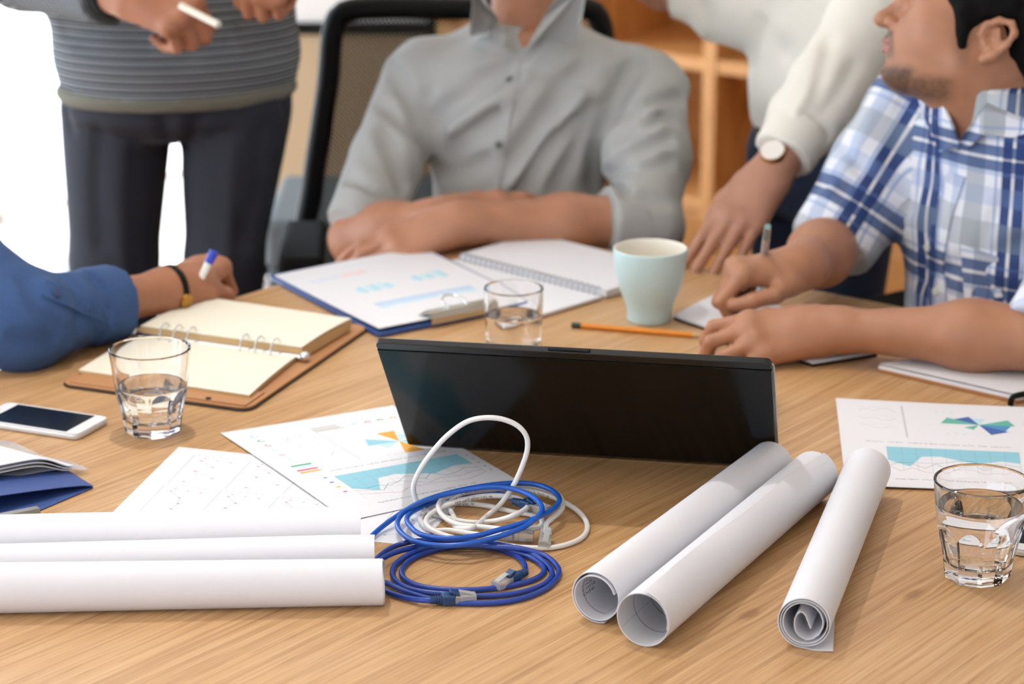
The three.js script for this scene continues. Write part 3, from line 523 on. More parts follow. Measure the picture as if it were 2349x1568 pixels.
function reportPage(cols, extras, seed) {
  return drawn(1024, 1448, (c, w, h) => {
    c.fillStyle = PAPER; c.fillRect(0, 0, w, h);
    if (extras) {
      const ring = [INK.blue, INK.green, INK.red, INK.blue, INK.red, INK.blue];
      ring.forEach((k, i) => { c.strokeStyle = k; c.lineWidth = 8; c.beginPath(); c.arc(w * 0.13, h * (0.095 + i * 0.058), 17 - i * 1.5, 0.4, 5.2 - i * 0.4); c.stroke(); });
      [INK.blue, INK.red, INK.green, INK.amber].forEach((k, i) => { c.strokeStyle = k; c.lineWidth = 11; c.beginPath(); c.arc(w * (0.68 + i * 0.075), h * 0.138, 15, 3.2, 6.6); c.stroke(); });
      for (let i = 0; i < 4; i++) { c.fillStyle = ['#b4b4ae', '#c4c8c8', '#acaca4', '#bfbcb4'][i]; c.fillRect(w * 0.44, h * (0.105 + i * 0.014), w * (0.15 + 0.02 * (i % 2)), h * 0.009); }
      [INK.green, INK.pale, INK.red, INK.amber].forEach((k, i) => { c.fillStyle = k; c.fillRect(w * 0.085, h * (0.452 + i * 0.025), w * 0.115, h * 0.014); });
      [INK.green, INK.navy, INK.amber, INK.red].forEach((k, i) => { c.fillStyle = k; c.fillRect(w * 0.155, h * (0.61 + i * 0.05), 22, 15); scribble(c, w * 0.08, h * (0.612 + i * 0.05), w * 0.06, 8, seed + i, '#b8b8bb', 2); });
    }
    const r = rng(seed), dy = extras ? 0 : -0.065, cx = extras ? 0.76 : 0.665, cy = extras ? 0.385 : 0.245, ax = extras ? 0.44 : 0.31;
    for (let k = 0; k < 3; k++) { const pts = []; for (let i = 0; i < 6; i++) pts.push([w * (0.10 + 0.036 * i + (extras ? 0.14 : 0)), h * (0.16 + dy + k * 0.10 + 0.06 * r())]); poly(c, pts, null, extras ? '#a2a2a8' : '#b6b6bc', 3); scribble(c, pts[0][0], h * (0.15 + dy + k * 0.1), w * 0.16, 8, seed + 9 + k, '#c2c2c6', 4); }
    c.strokeStyle = extras ? '#a0a0a6' : '#c6c6d0'; c.lineWidth = extras ? 3 : 10; c.beginPath(); c.moveTo(w * ax, h * (0.12 + dy)); c.lineTo(w * (ax + 0.01), h * (0.50 + dy)); c.stroke();
    fan(c, w * cx, h * cy, cols.map((_, i) => w * (extras ? [0.17, 0.13, 0.19, 0.08, 0.13, 0.18, 0.10, 0.17, 0.12, 0.09] : [0.15, 0.17, 0.08, 0.09, 0.08, 0.18, 0.14, 0.11, 0.08, 0.17])[i % 10]), cols, 0);
    for (let i = 0; i < 3; i++) { c.fillStyle = '#c4e4ea'; c.fillRect(w * (cx - 0.2 + i * 0.035), h * (cy - 0.145), 17, 17); c.fillRect(w * (cx - 0.16 + i * 0.04), h * (cy + 0.115), 15, 15); }
    scribble(c, w * (cx - 0.24), h * (cy + 0.015), w * 0.10, 9, seed + 20, '#c9c9cd', 3); scribble(c, w * (cx - 0.1), h * (cy + 0.115), w * 0.2, 9, seed + 21, '#c9c9cd', 5);
    scribble(c, w * (extras ? 0.22 : 0.12), h * (0.555 + dy), w * 0.68, 18, seed + 30, '#77777c', 8);
    // area chart: the coloured field hangs from the top over a white wave
    const X0 = w * 0.215, X1 = w * (extras ? 0.925 : 0.835), Y0 = h * (0.615 + dy), Y1 = h * (0.86 + dy * 0.6);
    poly(c, [[X0, Y0], [X1, Y0], [X1, Y0 + (Y1 - Y0) * 0.48], [X0 + (X1 - X0) * 0.86, Y0 + (Y1 - Y0) * 0.42], [X0 + (X1 - X0) * 0.66, Y0 + (Y1 - Y0) * 0.58], [X0 + (X1 - X0) * 0.40, Y0 + (Y1 - Y0) * 0.33], [X0 + (X1 - X0) * 0.26, Y0 + (Y1 - Y0) * 0.36], [X0 + (X1 - X0) * 0.16, Y0 + (Y1 - Y0) * 0.80], [X0, Y0 + (Y1 - Y0) * 0.55]], INK.blue);
    c.strokeStyle = 'rgba(90,110,130,0.35)'; c.lineWidth = 1.6; for (let i = 0; i <= 9; i++) { c.beginPath(); c.moveTo(X0 + (X1 - X0) * i / 9, Y0); c.lineTo(X0 + (X1 - X0) * i / 9, Y1); c.stroke(); } for (let i = 0; i < 4; i++) { c.beginPath(); c.moveTo(X0, Y0 + (Y1 - Y0) * i / 4); c.lineTo(X1, Y0 + (Y1 - Y0) * i / 4); c.stroke(); }
    for (let k = 0; k < 3; k++) { const pts = []; for (let i = 0; i < 12; i++) pts.push([X0 + (X1 - X0) * i / 11, Y0 + (Y1 - Y0) * (0.45 + 0.16 * k + 0.30 * r())]); poly(c, pts, null, ['#3d6f85', '#7a7f88', '#c47a82'][k], 3); }
    for (let i = 0; i < 5; i++) { c.fillStyle = '#8e8e94'; c.fillRect(extras ? w * 0.955 : w * 0.16, h * (0.64 + i * 0.045), 14, 9); }
    scribble(c, w * 0.24, h * 0.905, w * 0.56, 20, seed + 40, '#6d6d72', 6);
  });
}
M.report = std(0xffffff, 0.6, { map: reportPage([INK.blue, INK.pale, INK.amber, PAPER, INK.pale, INK.blue, PAPER, INK.amber, INK.pale, PAPER], true, 3) });
M.reportBlue = std(0xffffff, 0.6, { map: reportPage(['#4f8fc8', INK.navy, PAPER, '#62b8a4', PAPER, '#62b8a4', INK.navy, INK.pale, PAPER, '#62b8a4'], false, 17) });
M.lines = std(0xffffff, 0.6, { map: drawn(1448, 1024, (c, w, h) => {
  c.fillStyle = PAPER; c.fillRect(0, 0, w, h);
  const r = rng(5);
  for (let j = 0; j < 2; j++) for (let i = 0; i < 5; i++) {
    const x = w * (0.075 + i * 0.19), y = h * (0.09 + j * 0.44);
    c.strokeStyle = '#9c9ca2'; c.lineWidth = 2.4; c.beginPath(); c.moveTo(x, y); c.lineTo(x + w * 0.004, y + h * 0.41); c.stroke();
    for (let k = 0; k < 6; k++) { c.strokeStyle = '#aeaeb4'; c.lineWidth = 2.2; c.strokeRect(x + w * 0.012 + k * w * 0.024, y - 3, 9, 8); }
    const pts = []; for (let k = 0; k < 5; k++) pts.push([x + w * (0.02 + 0.05 * (k % 2 ? 1 : 0.35) + 0.03 * k * r()), y + h * (0.07 + 0.075 * k)]);
    poly(c, pts, null, '#98a4ae', 2.2); pts.forEach(([a, b], k) => { c.fillStyle = ['#b8646c', '#9a7f84', '#c04a58'][k % 3]; c.fillRect(a - 7, b - 4, 14, 8); });
    for (let k = 0; k < 3; k++) { c.fillStyle = k % 2 ? '#8f9aa8' : '#c07078'; c.fillRect(x + w * (0.04 + 0.045 * k), y + h * (0.035 + 0.01 * k), 12, 7); }
  }
}) });
M.chart = std(0xffffff, 0.6, { map: drawn(1024, 1448, (c, w, h) => {
  c.fillStyle = PAPER; c.fillRect(0, 0, w, h);
  for (let i = 0; i < 9; i++) { c.fillStyle = i < 5 ? '#d9e1ee' : '#efd5d8'; c.fillRect(w * (0.10 + i * 0.042), h * (0.17 + 0.01 * (i % 2)), w * 0.036, h * 0.055); }
  scribble(c, w * 0.62, h * 0.13, w * 0.26, 16, 61, '#d0d0d4', 4);
  const r = rng(8); for (const [x, y, n] of [[0.24, 0.46, 9], [0.62, 0.44, 8]]) for (let i = 0; i < n; i++) { const l = (0.05 + 0.07 * r()) * h; c.fillStyle = ['#bfe3ee', '#a9d8e8', '#cfe8f0'][i % 3]; c.fillRect(w * (x + i * 0.028), h * y - l * 0.6, w * 0.026, l); }
  const grd = [['#bcd0ea', 0], ['#c3daee', 1], ['#c9e4f0', 2]]; for (const [k, i] of grd) { c.fillStyle = k; c.fillRect(w * 0.20, h * (0.66 + i * 0.032), w * 0.64, h * 0.033); }
  poly(c, [[w * 0.20, h * 0.76], [w * 0.30, h * 0.735], [w * 0.44, h * 0.75], [w * 0.6, h * 0.73], [w * 0.84, h * 0.755], [w * 0.84, h * 0.77], [w * 0.2, h * 0.77]], PAPER);
}) });
// left: sheet of line charts under the report
solo('chart_sheet', sheet(on(410, 1025), on(1106, 1097), on(960, 1252), on(246, 1187), 0.0004), M.lines, 'white sheet of small line charts with red dots, lying partly under the report', 'paper');
solo('report_sheet', sheet(on(505, 993, 0.001), on(901, 934, 0.001), on(1197, 1107, 0.001), on(798, 1195, 0.001), 0.0004, (u, v) => 0.0045 * Math.max(0, 0.5 - v) * u * u + 0.002 * Math.sin(v * 3) * (1 - u), 24, 24), M.report, 'white report sheet with an amber and blue pie chart, one corner under the laptop', 'paper');
solo('report_sheet', sheet(on(1917, 915), on(2404, 945), on(2432, 1136), on(1940, 1118), 0.0005, (u, v) => 0.004 * (1 - v) * (1 - v) * u * u + 0.0015 * Math.exp(-(((v - 1) / 0.2) ** 2)) + 0.001, 24, 24), M.reportBlue, 'white report sheet with a green and navy pie chart at the right table edge', 'paper');
// clipboard
{
  const h = 0.006, a = on(615, 632, h), b = on(968, 564, h), c = on(1232, 693, h), d = on(868, 766, h), t = thing('clipboard', 'blue clipboard holding a pastel chart sheet in front of the man in grey', 'clipboard', on(900, 660));
  const M0 = a.clone().add(c).multiplyScalar(0.5), blue = std(0x2f4f8f, 0.45);
  part('board', slab(roundCorners([a, b, c, d], 0.010), T + 0.001, T + 0.0065, 0.001), blue, t);
  const q = (p, k, f = 0) => p.clone().lerp(M0, k).setY(T + 0.0068 + f);
  const lerp = (p, r, f) => p.clone().lerp(r, f);
  part('chart_page', sheet(q(a, 0.05), q(b, 0.05), q(c, 0.035), q(d, 0.035), 0.0008, (u, v) => 0.004 * v * v * (1 - u) + 0.001 * Math.sin(u * 3), 16, 16), M.chart, t, 'white page with pastel bar charts');
  // clip in the middle of the near edge
  const e0 = lerp(d, c, 0.31).lerp(M0, 0.02), e1 = lerp(d, c, 0.70).lerp(M0, 0.02), dir = e1.clone().sub(e0), L = dir.length(), mat = frameOf(dir, V(0, 1, 0));
  const prof = [[-0.006, -0.004], [-0.008, 0.004], [-0.004, 0.011], [0.006, 0.012], [0.018, 0.006], [0.024, 0.003]];
  const clip = part('clip', ribbon(prof.map(([x, y]) => [x, y]), 0.0012, e0.clone().setY(T + 0.009), e1.clone().setY(T + 0.009), V(0, 1, 0), 2), [std(0xc9c6ba, 0.3, { metalness: 0.9 }), std(0xc9c6ba, 0.3, { metalness: 0.9 })], t);
  const m0 = e0.clone().lerp(e1, 0.35).setY(T + 0.020), m1 = e0.clone().lerp(e1, 0.65).setY(T + 0.020), inw = M0.clone().sub(e0.clone().lerp(e1, 0.5)).setY(0).normalize();
  part('clip_lever', tube([m0, m0.clone().addScaledVector(inw, 0.02).setY(T + 0.026), m0.clone().lerp(m1, 0.5).addScaledVector(inw, 0.032).setY(T + 0.028), m1.clone().addScaledVector(inw, 0.02).setY(T + 0.026), m1], 0.0016, 40, 8), M.chrome, clip);
}
// spiral notebook
{
  const A = on(1052, 602), B = on(1372, 684), F0 = on(1245, 550), t = thing('spiral_notebook', 'open white spiral notebook beside the clipboard, blank pages up', 'notebook', on(1250, 650));
  const away = F0.clone().sub(A); away.y = 0; const dir = B.clone().sub(A).normalize(), across = V(dir.z, 0, -dir.x); if (across.dot(away) < 0) across.negate(); const Wd = 0.155, g = 0.004;
  const P = (along, acr, h) => A.clone().lerp(B, along).addScaledVector(across, acr).setY(T + h), Q = [P(0, g, 0), P(1.04, g, 0), P(1.04, Wd, 0), P(0, Wd, 0)], R = [P(0, -g, 0), P(1.04, -g, 0), P(1.04, -Wd, 0), P(0, -Wd, 0)];
  part('cover', merge([slab(Q, T + 0.001, T + 0.0025), slab(R, T + 0.001, T + 0.0025)]), std(0xa48a5c, 0.7), t, 'brown card cover');
  part('page_block', slab(Q, T + 0.0027, T + 0.011), M.paper, t); part('page_block', slab(R, T + 0.0027, T + 0.006), M.paper, t);
  part('page', sheet(P(0, g, 0.0112), P(1.04, g, 0.0112), P(1.04, Wd, 0.0112), P(0, Wd, 0.0112), 0.0004, (u, v) => 0.004 * v * (1 - v) + 0.003 * v * v * (1 - u)), M.paper, t);
  for (let i = 0; i < 26; i++) { const c0 = P(0.03 + i * 0.0385, 0, 0.006), pts = []; for (let k = 0; k < 14; k++) { const a = k / 13 * Math.PI * 1.75 - 0.5; pts.push(c0.clone().addScaledVector(across, 0.0068 * Math.cos(a)).add(V(0, 0.0075 * Math.sin(a) + 0.002, 0)).addScaledVector(dir, 0.002 * k / 13)); } part('ring', tube(pts, 0.0011, 24, 6), M.steel, t); }
}
// ring organizer on the left
{
  const t = thing('organizer', 'open tan leather ring organizer with cream pages at the writing hand', 'notebook', on(480, 800));
  const L = on(133, 880, 0.004), N = on(572, 940, 0.004), R = on(852, 748, 0.004), Fq = L.clone().add(R).sub(N);
  const leather = std(0xb98558, 0.6), cream = std(0xe9e4d2, 0.8), edge = std(0xc9a878, 0.8);
  part('outer_cover', slab(roundCorners([L, N, R, Fq], 0.02), T + 0.0005, T + 0.0025, 0.0006), std(0x2c241c, 0.6), t, 'dark outside of the cover');
  const ins = (p) => p.clone().lerp(L.clone().add(R).multiplyScalar(0.5), 0.012);
  part('inner_cover', slab(roundCorners([L, N, R, Fq].map(ins), 0.018), T + 0.0026, T + 0.0055, 0.001), leather, t, 'tan leather inside');
  // the pen loop along the near edge
  const e = (f, k) => L.clone().lerp(N, f).lerp(Fq.clone().lerp(R, f), k);
  part('cover_pocket', slab([e(0.05, 0.015), e(0.97, 0.015), e(0.97, 0.16), e(0.05, 0.16)], T + 0.0055, T + 0.0075, 0.0008), leather, t);
  part('pocket_hole', new THREE.CylinderGeometry(0.0035, 0.0035, 0.0012, 20).translate(0, 0, 0).applyMatrix4(new THREE.Matrix4().setPosition(on(478, 913, 0.008))), std(0x24170e, 0.9), t);
  // page blocks either side of the rings
  const near = [on(180, 850, 0.010), on(320, 772, 0.010), on(690, 812, 0.010), on(572, 908, 0.010)], farb = [on(322, 748, 0.022), on(455, 685, 0.022), on(806, 730, 0.022), on(692, 797, 0.022)];
  part('near_pages', slab(near, T + 0.0076, T + 0.0105), edge, t); part('top_page', sheet(...near.map((p) => p.clone().setY(T + 0.0108)), 0.0004, (u, v) => 0.002 * Math.sin(u * 3)), cream, t);
  part('far_pages', slab(farb, T + 0.0076, T + 0.0215), edge, t, 'thick block of tan-edged pages'); part('top_page', sheet(...[farb[1], farb[2], farb[3], farb[0]].map((p) => p.clone().setY(T + 0.0218)), 0.0005, (u, v) => 0.004 * Math.exp(-(((v) / 0.25) ** 2)) * (1 - u) + 0.002 * Math.sin(v * 3)), cream, t);
  const s0 = on(306, 763, 0.012), s1 = on(700, 818, 0.012), dir = s1.clone().sub(s0).normalize(), ac = V(dir.z, 0, -dir.x);
  part('ring_bar', rod(s0.clone().setY(T + 0.010), s1.clone().setY(T + 0.010), 0.0045), M.chrome, t);
  for (const f of [0.19, 0.27, 0.35, 0.66, 0.745, 0.835]) { const c0 = s0.clone().lerp(s1, f).setY(T + 0.016), pts = []; for (let k = 0; k <= 20; k++) { const a = k / 20 * 2 * Math.PI; pts.push(c0.clone().addScaledVector(ac, 0.013 * Math.cos(a)).add(V(0, 0.0135 * Math.sin(a), 0))); } pts.pop(); part('ring', tube(pts, 0.0012, 48, 8, true), M.chrome, t); }
  for (const p of [s0, s1]) part('ring_lever', new THREE.SphereGeometry(0.0065, 18, 12).translate(p.x, T + 0.0125, p.z), M.chrome, t);
}
// white pad under the hand, and the open notebook right of it
{
  const Q = [on(1545, 733), on(1865, 842), on(2012, 818), on(1690, 668)], t = thing('notepad', 'white writing pad with a black cover under the hands of the man in plaid', 'notebook', on(1770, 760));
  part('cover', slab(Q.map((p) => p.clone().setY(T)), T + 0.0005, T + 0.003), M.black, t, 'black cover'); part('page_block', slab(Q.map((p) => p.clone().lerp(on(1770, 760), 0.012)), T + 0.003, T + 0.007, 0.0008), M.paper, t);
  part('page', sheet(...Q.map((p) => p.clone().lerp(on(1770, 760), 0.015).setY(T + 0.0072)), 0.0004, (u, v) => 0.003 * Math.sin(v * Math.PI)), M.paper, t);
}
{
  const Q = [on(2010, 852), on(2335, 926), on(2640, 880), on(2310, 810)], c = on(2330, 865), t = thing('open_notebook', 'open notebook with tan cover and a black strap at the right table edge', 'notebook', c);
  part('cover', slab(roundCorners(Q, 0.006), T + 0.0005, T + 0.0035, 0.0006), std(0xb07a4c, 0.7), t, 'tan cover');
  part('page_block', slab(Q.map((p) => p.clone().lerp(c, 0.015)), T + 0.0036, T + 0.008, 0.0008), M.paper, t);
  const W4 = Q.map((p) => p.clone().lerp(c, 0.02).setY(T + 0.0082));
  part('page', sheet(W4[3], W4[2], W4[1], W4[0], 0.0004, (u, v) => 0.010 * Math.sin(Math.min(1, v * 1.3) * Math.PI) * Math.exp(-(((u - 0.16) / 0.16) ** 2)) * (0.5 + 0.5 * v) + 0.002, 24, 16), M.paper, t, 'top page lifting in a curve');
  const s = on(2318, 916, 0.008); part('strap', tube([on(2318, 928, 0.001), on(2322, 912, 0.010), on(2340, 905, 0.012), on(2372, 902, 0.012), on(2420, 905, 0.011)], 0.0035, 40, 8), M.black, t);
}
// pencil
{
  const a = on(1312, 745, 0.0038), b = on(1588, 768, 0.0038), d = b.clone().sub(a).normalize(), L = a.distanceTo(b), t = thing('pencil', 'orange hexagonal pencil with a dark green end in front of the mug', 'pencil', on(1460, 757));
  const P = (f) => a.clone().addScaledVector(d, f);
  part('barrel', rod(P(0.012), P(L), 0.0038, 0.0038, 6), std(0xe38a1c, 0.4), t); part('end_cap', rod(P(0), P(0.0125), 0.0039, 0.0039, 6), std(0x24332a, 0.4), t, 'dark green end');
  part('wood_tip', rod(P(L), P(L + 0.014), 0.0037, 0.0009, 12), std(0xd9b27a, 0.7), t); part('lead', rod(P(L + 0.0139), P(L + 0.018), 0.0009, 0.0002, 8), M.black, t);
}
// phones
function phone(name, label, n0, f0, back, len) {                          // n0, f0: near and far bottom corner of the short edge; back: which way the phone runs
  const wv = f0.clone().sub(n0), w = wv.length(), X = wv.clone().normalize(), Y = V(X.z, 0, -X.x); if (Y.dot(back) < 0) Y.negate();
  const c = n0.clone().add(f0).multiplyScalar(0.5).addScaledVector(Y, len / 2), t = thing(name, label, 'phone', V(c.x, T, c.z)), Q = (i, j) => c.clone().addScaledVector(X, i).addScaledVector(Y, j);
  const R = (hw, hl, r) => roundCorners([Q(-hw, -hl), Q(hw, -hl), Q(hw, hl), Q(-hw, hl)], r, 8);
  part('body', slab(R(w / 2, len / 2, 0.011), T + 0.0003, T + 0.0071, 0.0022), std(0xd9dbdc, 0.3, { metalness: 0.3 }), t);
  part('front_glass', slab(R(w / 2 - 0.001, len / 2 - 0.001, 0.010), T + 0.0070, T + 0.0076), std(0xf3f3f3, 0.12), t, 'white front');
  part('screen', slab(R(w / 2 - 0.0045, len / 2 - 0.0175, 0.0005), T + 0.00755, T + 0.0079), phys({ color: 0x0a1016, roughness: 0.16 }), t, 'dark screen');
  const hb = Q(0, -len / 2 + 0.009); part('home_button', lathe([[0, 0.0004], [0.0046, 0.0004], [0.0052, 0.0002], [0.0052, 0], [0, 0]], V(hb.x, T + 0.0076, hb.z), 24), std(0xe9e9ea, 0.3), t);
  const sp = Q(0, len / 2 - 0.009), dx = X.clone().multiplyScalar(0.005); part('speaker', rod(sp.clone().sub(dx).setY(T + 0.0076), sp.clone().add(dx).setY(T + 0.0076), 0.0007), M.black, t);
  return t;
}
phone('smartphone', 'white smartphone lying face up beside the left water glass', on(178, 1012), on(254, 970), V(-1, 0, -0.4), 0.138);
phone('smartphone', 'white smartphone half hidden behind the right water glass', on(2316, 1274), on(2456, 1292), V(0.1, 0, -1), 0.138);
// documents in a sleeve on a blue folder, left edge
{
  const t = thing('folder', 'blue card folder with a metal fastener, lying half open under documents', 'folder', on(60, 1140)), card = std(0x3b5594, 0.6);
  const tip = on(214, 1120), back = on(150, 1080), r = on(-160, 1150), low = on(-40, 1240);
  part('lower_leaf', sheet(tip.clone(), back.clone(), on(-260, 1150), on(-120, 1262), 0.0009, () => 0.0005), std(0x34508f, 0.6), t);
  part('upper_leaf', sheet(tip.clone(), back.clone(), on(-260, 1112), on(-150, 1214), 0.0009, (u, v) => 0.0022 + 0.022 * Math.pow(v, 0.7) * (1 - 0.35 * u)), card, t);
  const f0 = on(88, 1172, 0.006), f1 = on(-80, 1206, 0.006);
  part('fastener', ribbon([[-0.006, 0], [-0.004, 0.004], [0.004, 0.004], [0.006, 0]], 0.0012, f0, f1, V(0, 1, 0), 2), [std(0x8d8a80, 0.3, { metalness: 1 }), std(0x8d8a80, 0.3, { metalness: 1 })], t, 'metal fastener');
}
{
  const text = drawn(1024, 1024, (c, w, h) => { c.fillStyle = PAPER; c.fillRect(0, 0, w, h); for (let i = 0; i < 10; i++) scribble(c, w * 0.10, h * (0.10 + i * 0.085), w * (i % 3 ? 0.8 : 0.5), 16, 70 + i, '#8a8a8e', 6); });
  const base = on(40, 1075), mats = [std(0xffffff, 0.65, { map: text }), M.paper, M.paperWarm];
  const lay = (i, dx) => [on(172 - dx, 1088, 0.002), on(-20 - dx, 1026, 0.002), on(-330, 1075, 0.002), on(-150, 1160, 0.002)];
  const label = ['printed white document, topmost of the stack on the blue folder', 'white sheet in the middle of the stack on the blue folder', 'warm white sheet at the bottom of the stack on the blue folder'];
  for (let i = 0; i < 3; i++) solo('document', sheet(...lay(i, (i ? 6 : 2) * i).map((p) => p), 0.0011, (u, v) => 0.026 - i * 0.0042 + 0.003 * v - 0.017 * Math.exp(-(((v) / 0.16) ** 2)) * (1 - i * 0.12) - 0.010 * u * u, 20, 20), mats[i], label[i], 'paper');
  const clear = phys({ color: 0xf6f8fb, roughness: 0.25, transmission: 0.75, thickness: 0, ior: 1.4 });
  solo('plastic_sleeve', sheet(on(206, 1083, 0.001), on(10, 1024, 0.001), on(-320, 1072, 0.001), on(-170, 1150, 0.001), 0.0003, (u, v) => 0.010 + 0.002 * Math.sin(u * 9) - 0.007 * Math.exp(-((v / 0.12) ** 2)) * (1 - 0.5 * u), 24, 20), clear, 'clear plastic sleeve sticking out under the documents on the blue folder', 'sleeve');
}
// ---------------------------------------------------------------- laptop, seen from behind its lid
{
  const yaw = 0.1769, lean = 0.7383, Wd = 0.402, X = V(Math.cos(yaw), 0, Math.sin(yaw)), G = V(-X.z, 0, X.x), P0 = V(-0.1128, T, -2.4785), base = P0.clone().addScaledVector(X, Wd / 2);   // G: towards the lens
  const t = thing('laptop', 'black laptop opened away from the lens, back of its lid in front', 'laptop', base), Y = V(0, Math.cos(lean), 0).addScaledVector(G, Math.sin(lean)), Z = X.clone().cross(Y).normalize(); if (Z.dot(G) < 0) Z.negate();
  const hinge = base.clone().setY(T + 0.0115), B = new THREE.Matrix4().makeBasis(X, Y, Z), put = (g, x, y, z) => g.translate(x, y, z).applyMatrix4(B.clone().setPosition(hinge));
  const shell = phys({ color: 0x06090a, roughness: 0.2, specularIntensity: 0.38 }), H = 0.2165;
  const round = (w, h, r, d, bev) => { const s = new THREE.Shape(); s.moveTo(-w / 2 + 0.004, -h / 2); s.lineTo(w / 2 - 0.004, -h / 2); s.quadraticCurveTo(w / 2, -h / 2, w / 2, -h / 2 + 0.004); s.lineTo(w / 2, h / 2 - r); s.quadraticCurveTo(w / 2, h / 2, w / 2 - r, h / 2); s.lineTo(-w / 2 + r, h / 2); s.quadraticCurveTo(-w / 2, h / 2, -w / 2, h / 2 - r); s.lineTo(-w / 2, -h / 2 + 0.004); s.quadraticCurveTo(-w / 2, -h / 2, -w / 2 + 0.004, -h / 2); return new THREE.ExtrudeGeometry(s, { depth: d - 2 * bev, bevelEnabled: true, bevelSize: bev, bevelThickness: bev, bevelOffset: -bev, bevelSegments: 3, curveSegments: 8 }).translate(0, 0, bev); };
  const lid = part('lid', put(round(Wd, H - 0.0135, 0.001, 0.0075, 0.0010), 0, (H - 0.0135) / 2, 0), shell, t);
  part('lid_strip', put(round(Wd, 0.0125, 0.008, 0.0072, 0.0012), 0, H - 0.0063, 0), phys({ color: 0x0b0e0f, roughness: 0.35 }), lid, 'band along the top edge');
  part('latch', put(rbox(0.043, 0.0022, 0.0040, 0.001), -0.002, H + 0.0004, 0.0034), M.black, lid);
  part('bezel', put(round(Wd + 0.0040, H - 0.012, 0.008, 0.0022, 0.0006), 0, H / 2 - 0.006, -0.0022), std(0xb9bcbd, 0.35, { metalness: 0.6 }), lid, 'silver frame of the screen side');
  part('screen', put(new THREE.BoxGeometry(Wd - 0.02, H - 0.03, 0.0006), 0, H / 2 + 0.002, -0.0024), phys({ color: 0x05070a, roughness: 0.12 }), lid);
  const B2 = new THREE.Matrix4().makeBasis(X, V(0, 1, 0), G), put2 = (g, x, y, z) => g.translate(x, y, z).applyMatrix4(B2.clone().setPosition(base.clone().setY(T)));
  const deck = part('base', put2(rbox(Wd - 0.02, 0.016, 0.226, 0.004), -0.01, 0.0095, -0.119), std(0x15181a, 0.4), t);
  part('palm_rest', put2(rbox(Wd - 0.026, 0.001, 0.220, 0.0004), -0.01, 0.0178, -0.119), std(0x8d9092, 0.4, { metalness: 0.6 }), deck);
  const keys = []; for (let r = 0; r < 5; r++) for (let c = 0; c < 15; c++) keys.push(put2(new THREE.BoxGeometry(0.0155, 0.0016, 0.0155), (c - 7) * 0.0188, 0.019, -0.035 - r * 0.0186)); part('keyboard', merge(keys), M.black, deck);
  part('touchpad', put2(rbox(0.10, 0.0006, 0.06, 0.0002), 0, 0.0185, -0.180), std(0x7d8082, 0.35, { metalness: 0.5 }), deck);
  part('hinge', put2(rod(V(-Wd / 2 + 0.03, 0, 0), V(Wd / 2 - 0.03, 0, 0), 0.0055), 0, 0.0125, 0.001), M.black, t);
}
// ---------------------------------------------------------------- glasses of water
function tumbler(c, h, rT, rB, level, N, arch, label, turn = 0) {
  const t = thing('water_glass', label, 'glass', c, null), cols = N ? N * 18 : 72, rows = [], wall = 0.0030, floor = N ? 0.015 : 0.009;
  const R = (y) => rB + (rT - rB) * Math.pow(y / h, 0.9);
  const out = (y, a) => { const r = R(y); if (!N || y >= arch) return r; const f = 1 - Math.pow(y / arch, 2.6), q = r * (1 - 0.135 * f), w = 2 * Math.PI / N, m = ((a % w) + w) % w - w / 2; return Math.min(r, q / Math.cos(m)); };
  rows.push([0, 0.0012, 0]); rows.push([0.55, 0.0012, 0]); rows.push([0.86, 0.0, 0]); rows.push([0.95, 0.0004, 0]); rows.push([1, 0.003, 0]);
  for (let i = 1; i <= 34; i++) rows.push([1, 0.003 + (h - 0.0045) * i / 34, 0]);
  rows.push([1, h - 0.0005, -0.0005], [1, h, -0.0013], [1, h - 0.0004, -0.0023], [1, h - 0.0016, -wall]);
  const inner = (y) => R(y) - wall - (N ? 0.0032 * (1 - Math.min(1, y / (arch * 1.1))) : 0);
  for (let i = 1; i <= 20; i++) rows.push(['in', h - 0.0016 + (floor + 0.004 - h + 0.0016) * i / 20]);
  rows.push(['in', floor + 0.0014, 0.0016], ['in', floor + 0.0003, 0.005], ['in', floor, 0.010], ['in', floor, 1]);
  const pos = [], idx = [];
  rows.forEach((r) => { for (let j = 0; j < cols; j++) { const a = j / cols * 2 * Math.PI; let q; if (r[0] === 'in') q = Math.max(0, inner(r[1]) - (r[2] ?? 0)); else q = r[0] < 1 ? out(0.003, a) * r[0] : out(r[1], a) + r[2]; pos.push(c.x + Math.cos(a + turn) * q, c.y + r[1], c.z + Math.sin(a + turn) * q); } });
  for (let i = 0; i + 1 < rows.length; i++) for (let j = 0; j < cols; j++) { const a = i * cols + j, b = i * cols + (j + 1) % cols; idx.push(a, a + cols, b, b, a + cols, b + cols); }
  const g = new THREE.BufferGeometry(); g.setAttribute('position', new THREE.Float32BufferAttribute(pos, 3)); g.setIndex(idx);
  const ng = g.toNonIndexed(); ng.computeVertexNormals(); part('tumbler', smoothTop(ng, 0.28), M.glass, t);
  const prof = [[0, floor - 0.0002]]; for (let i = 0; i <= 4; i++) prof.push([Math.max(0, inner(floor) - [0.010, 0.005, 0.0016, 0.0004, 0][i]), floor - 0.0002 + [0, 0.0003, 0.0014, 0.0035, 0.005][i]]);
  for (let i = 1; i <= 12; i++) { const y = floor + 0.005 + (level - floor - 0.005) * i / 12; prof.push([inner(y) + 0.0002, y]); }
  prof.push([inner(level) - 0.0010, level - 0.0009], [inner(level) - 0.0025, level - 0.0013], [0, level - 0.0013]);
  part('water', lathe(prof, c, 72), M.water, t);
}
tumbler(on(2240, 1321), 0.098, 0.0455, 0.0335, 0.074, 9, 0.056, 'large faceted water glass at the near right, three quarters full', 0.22);
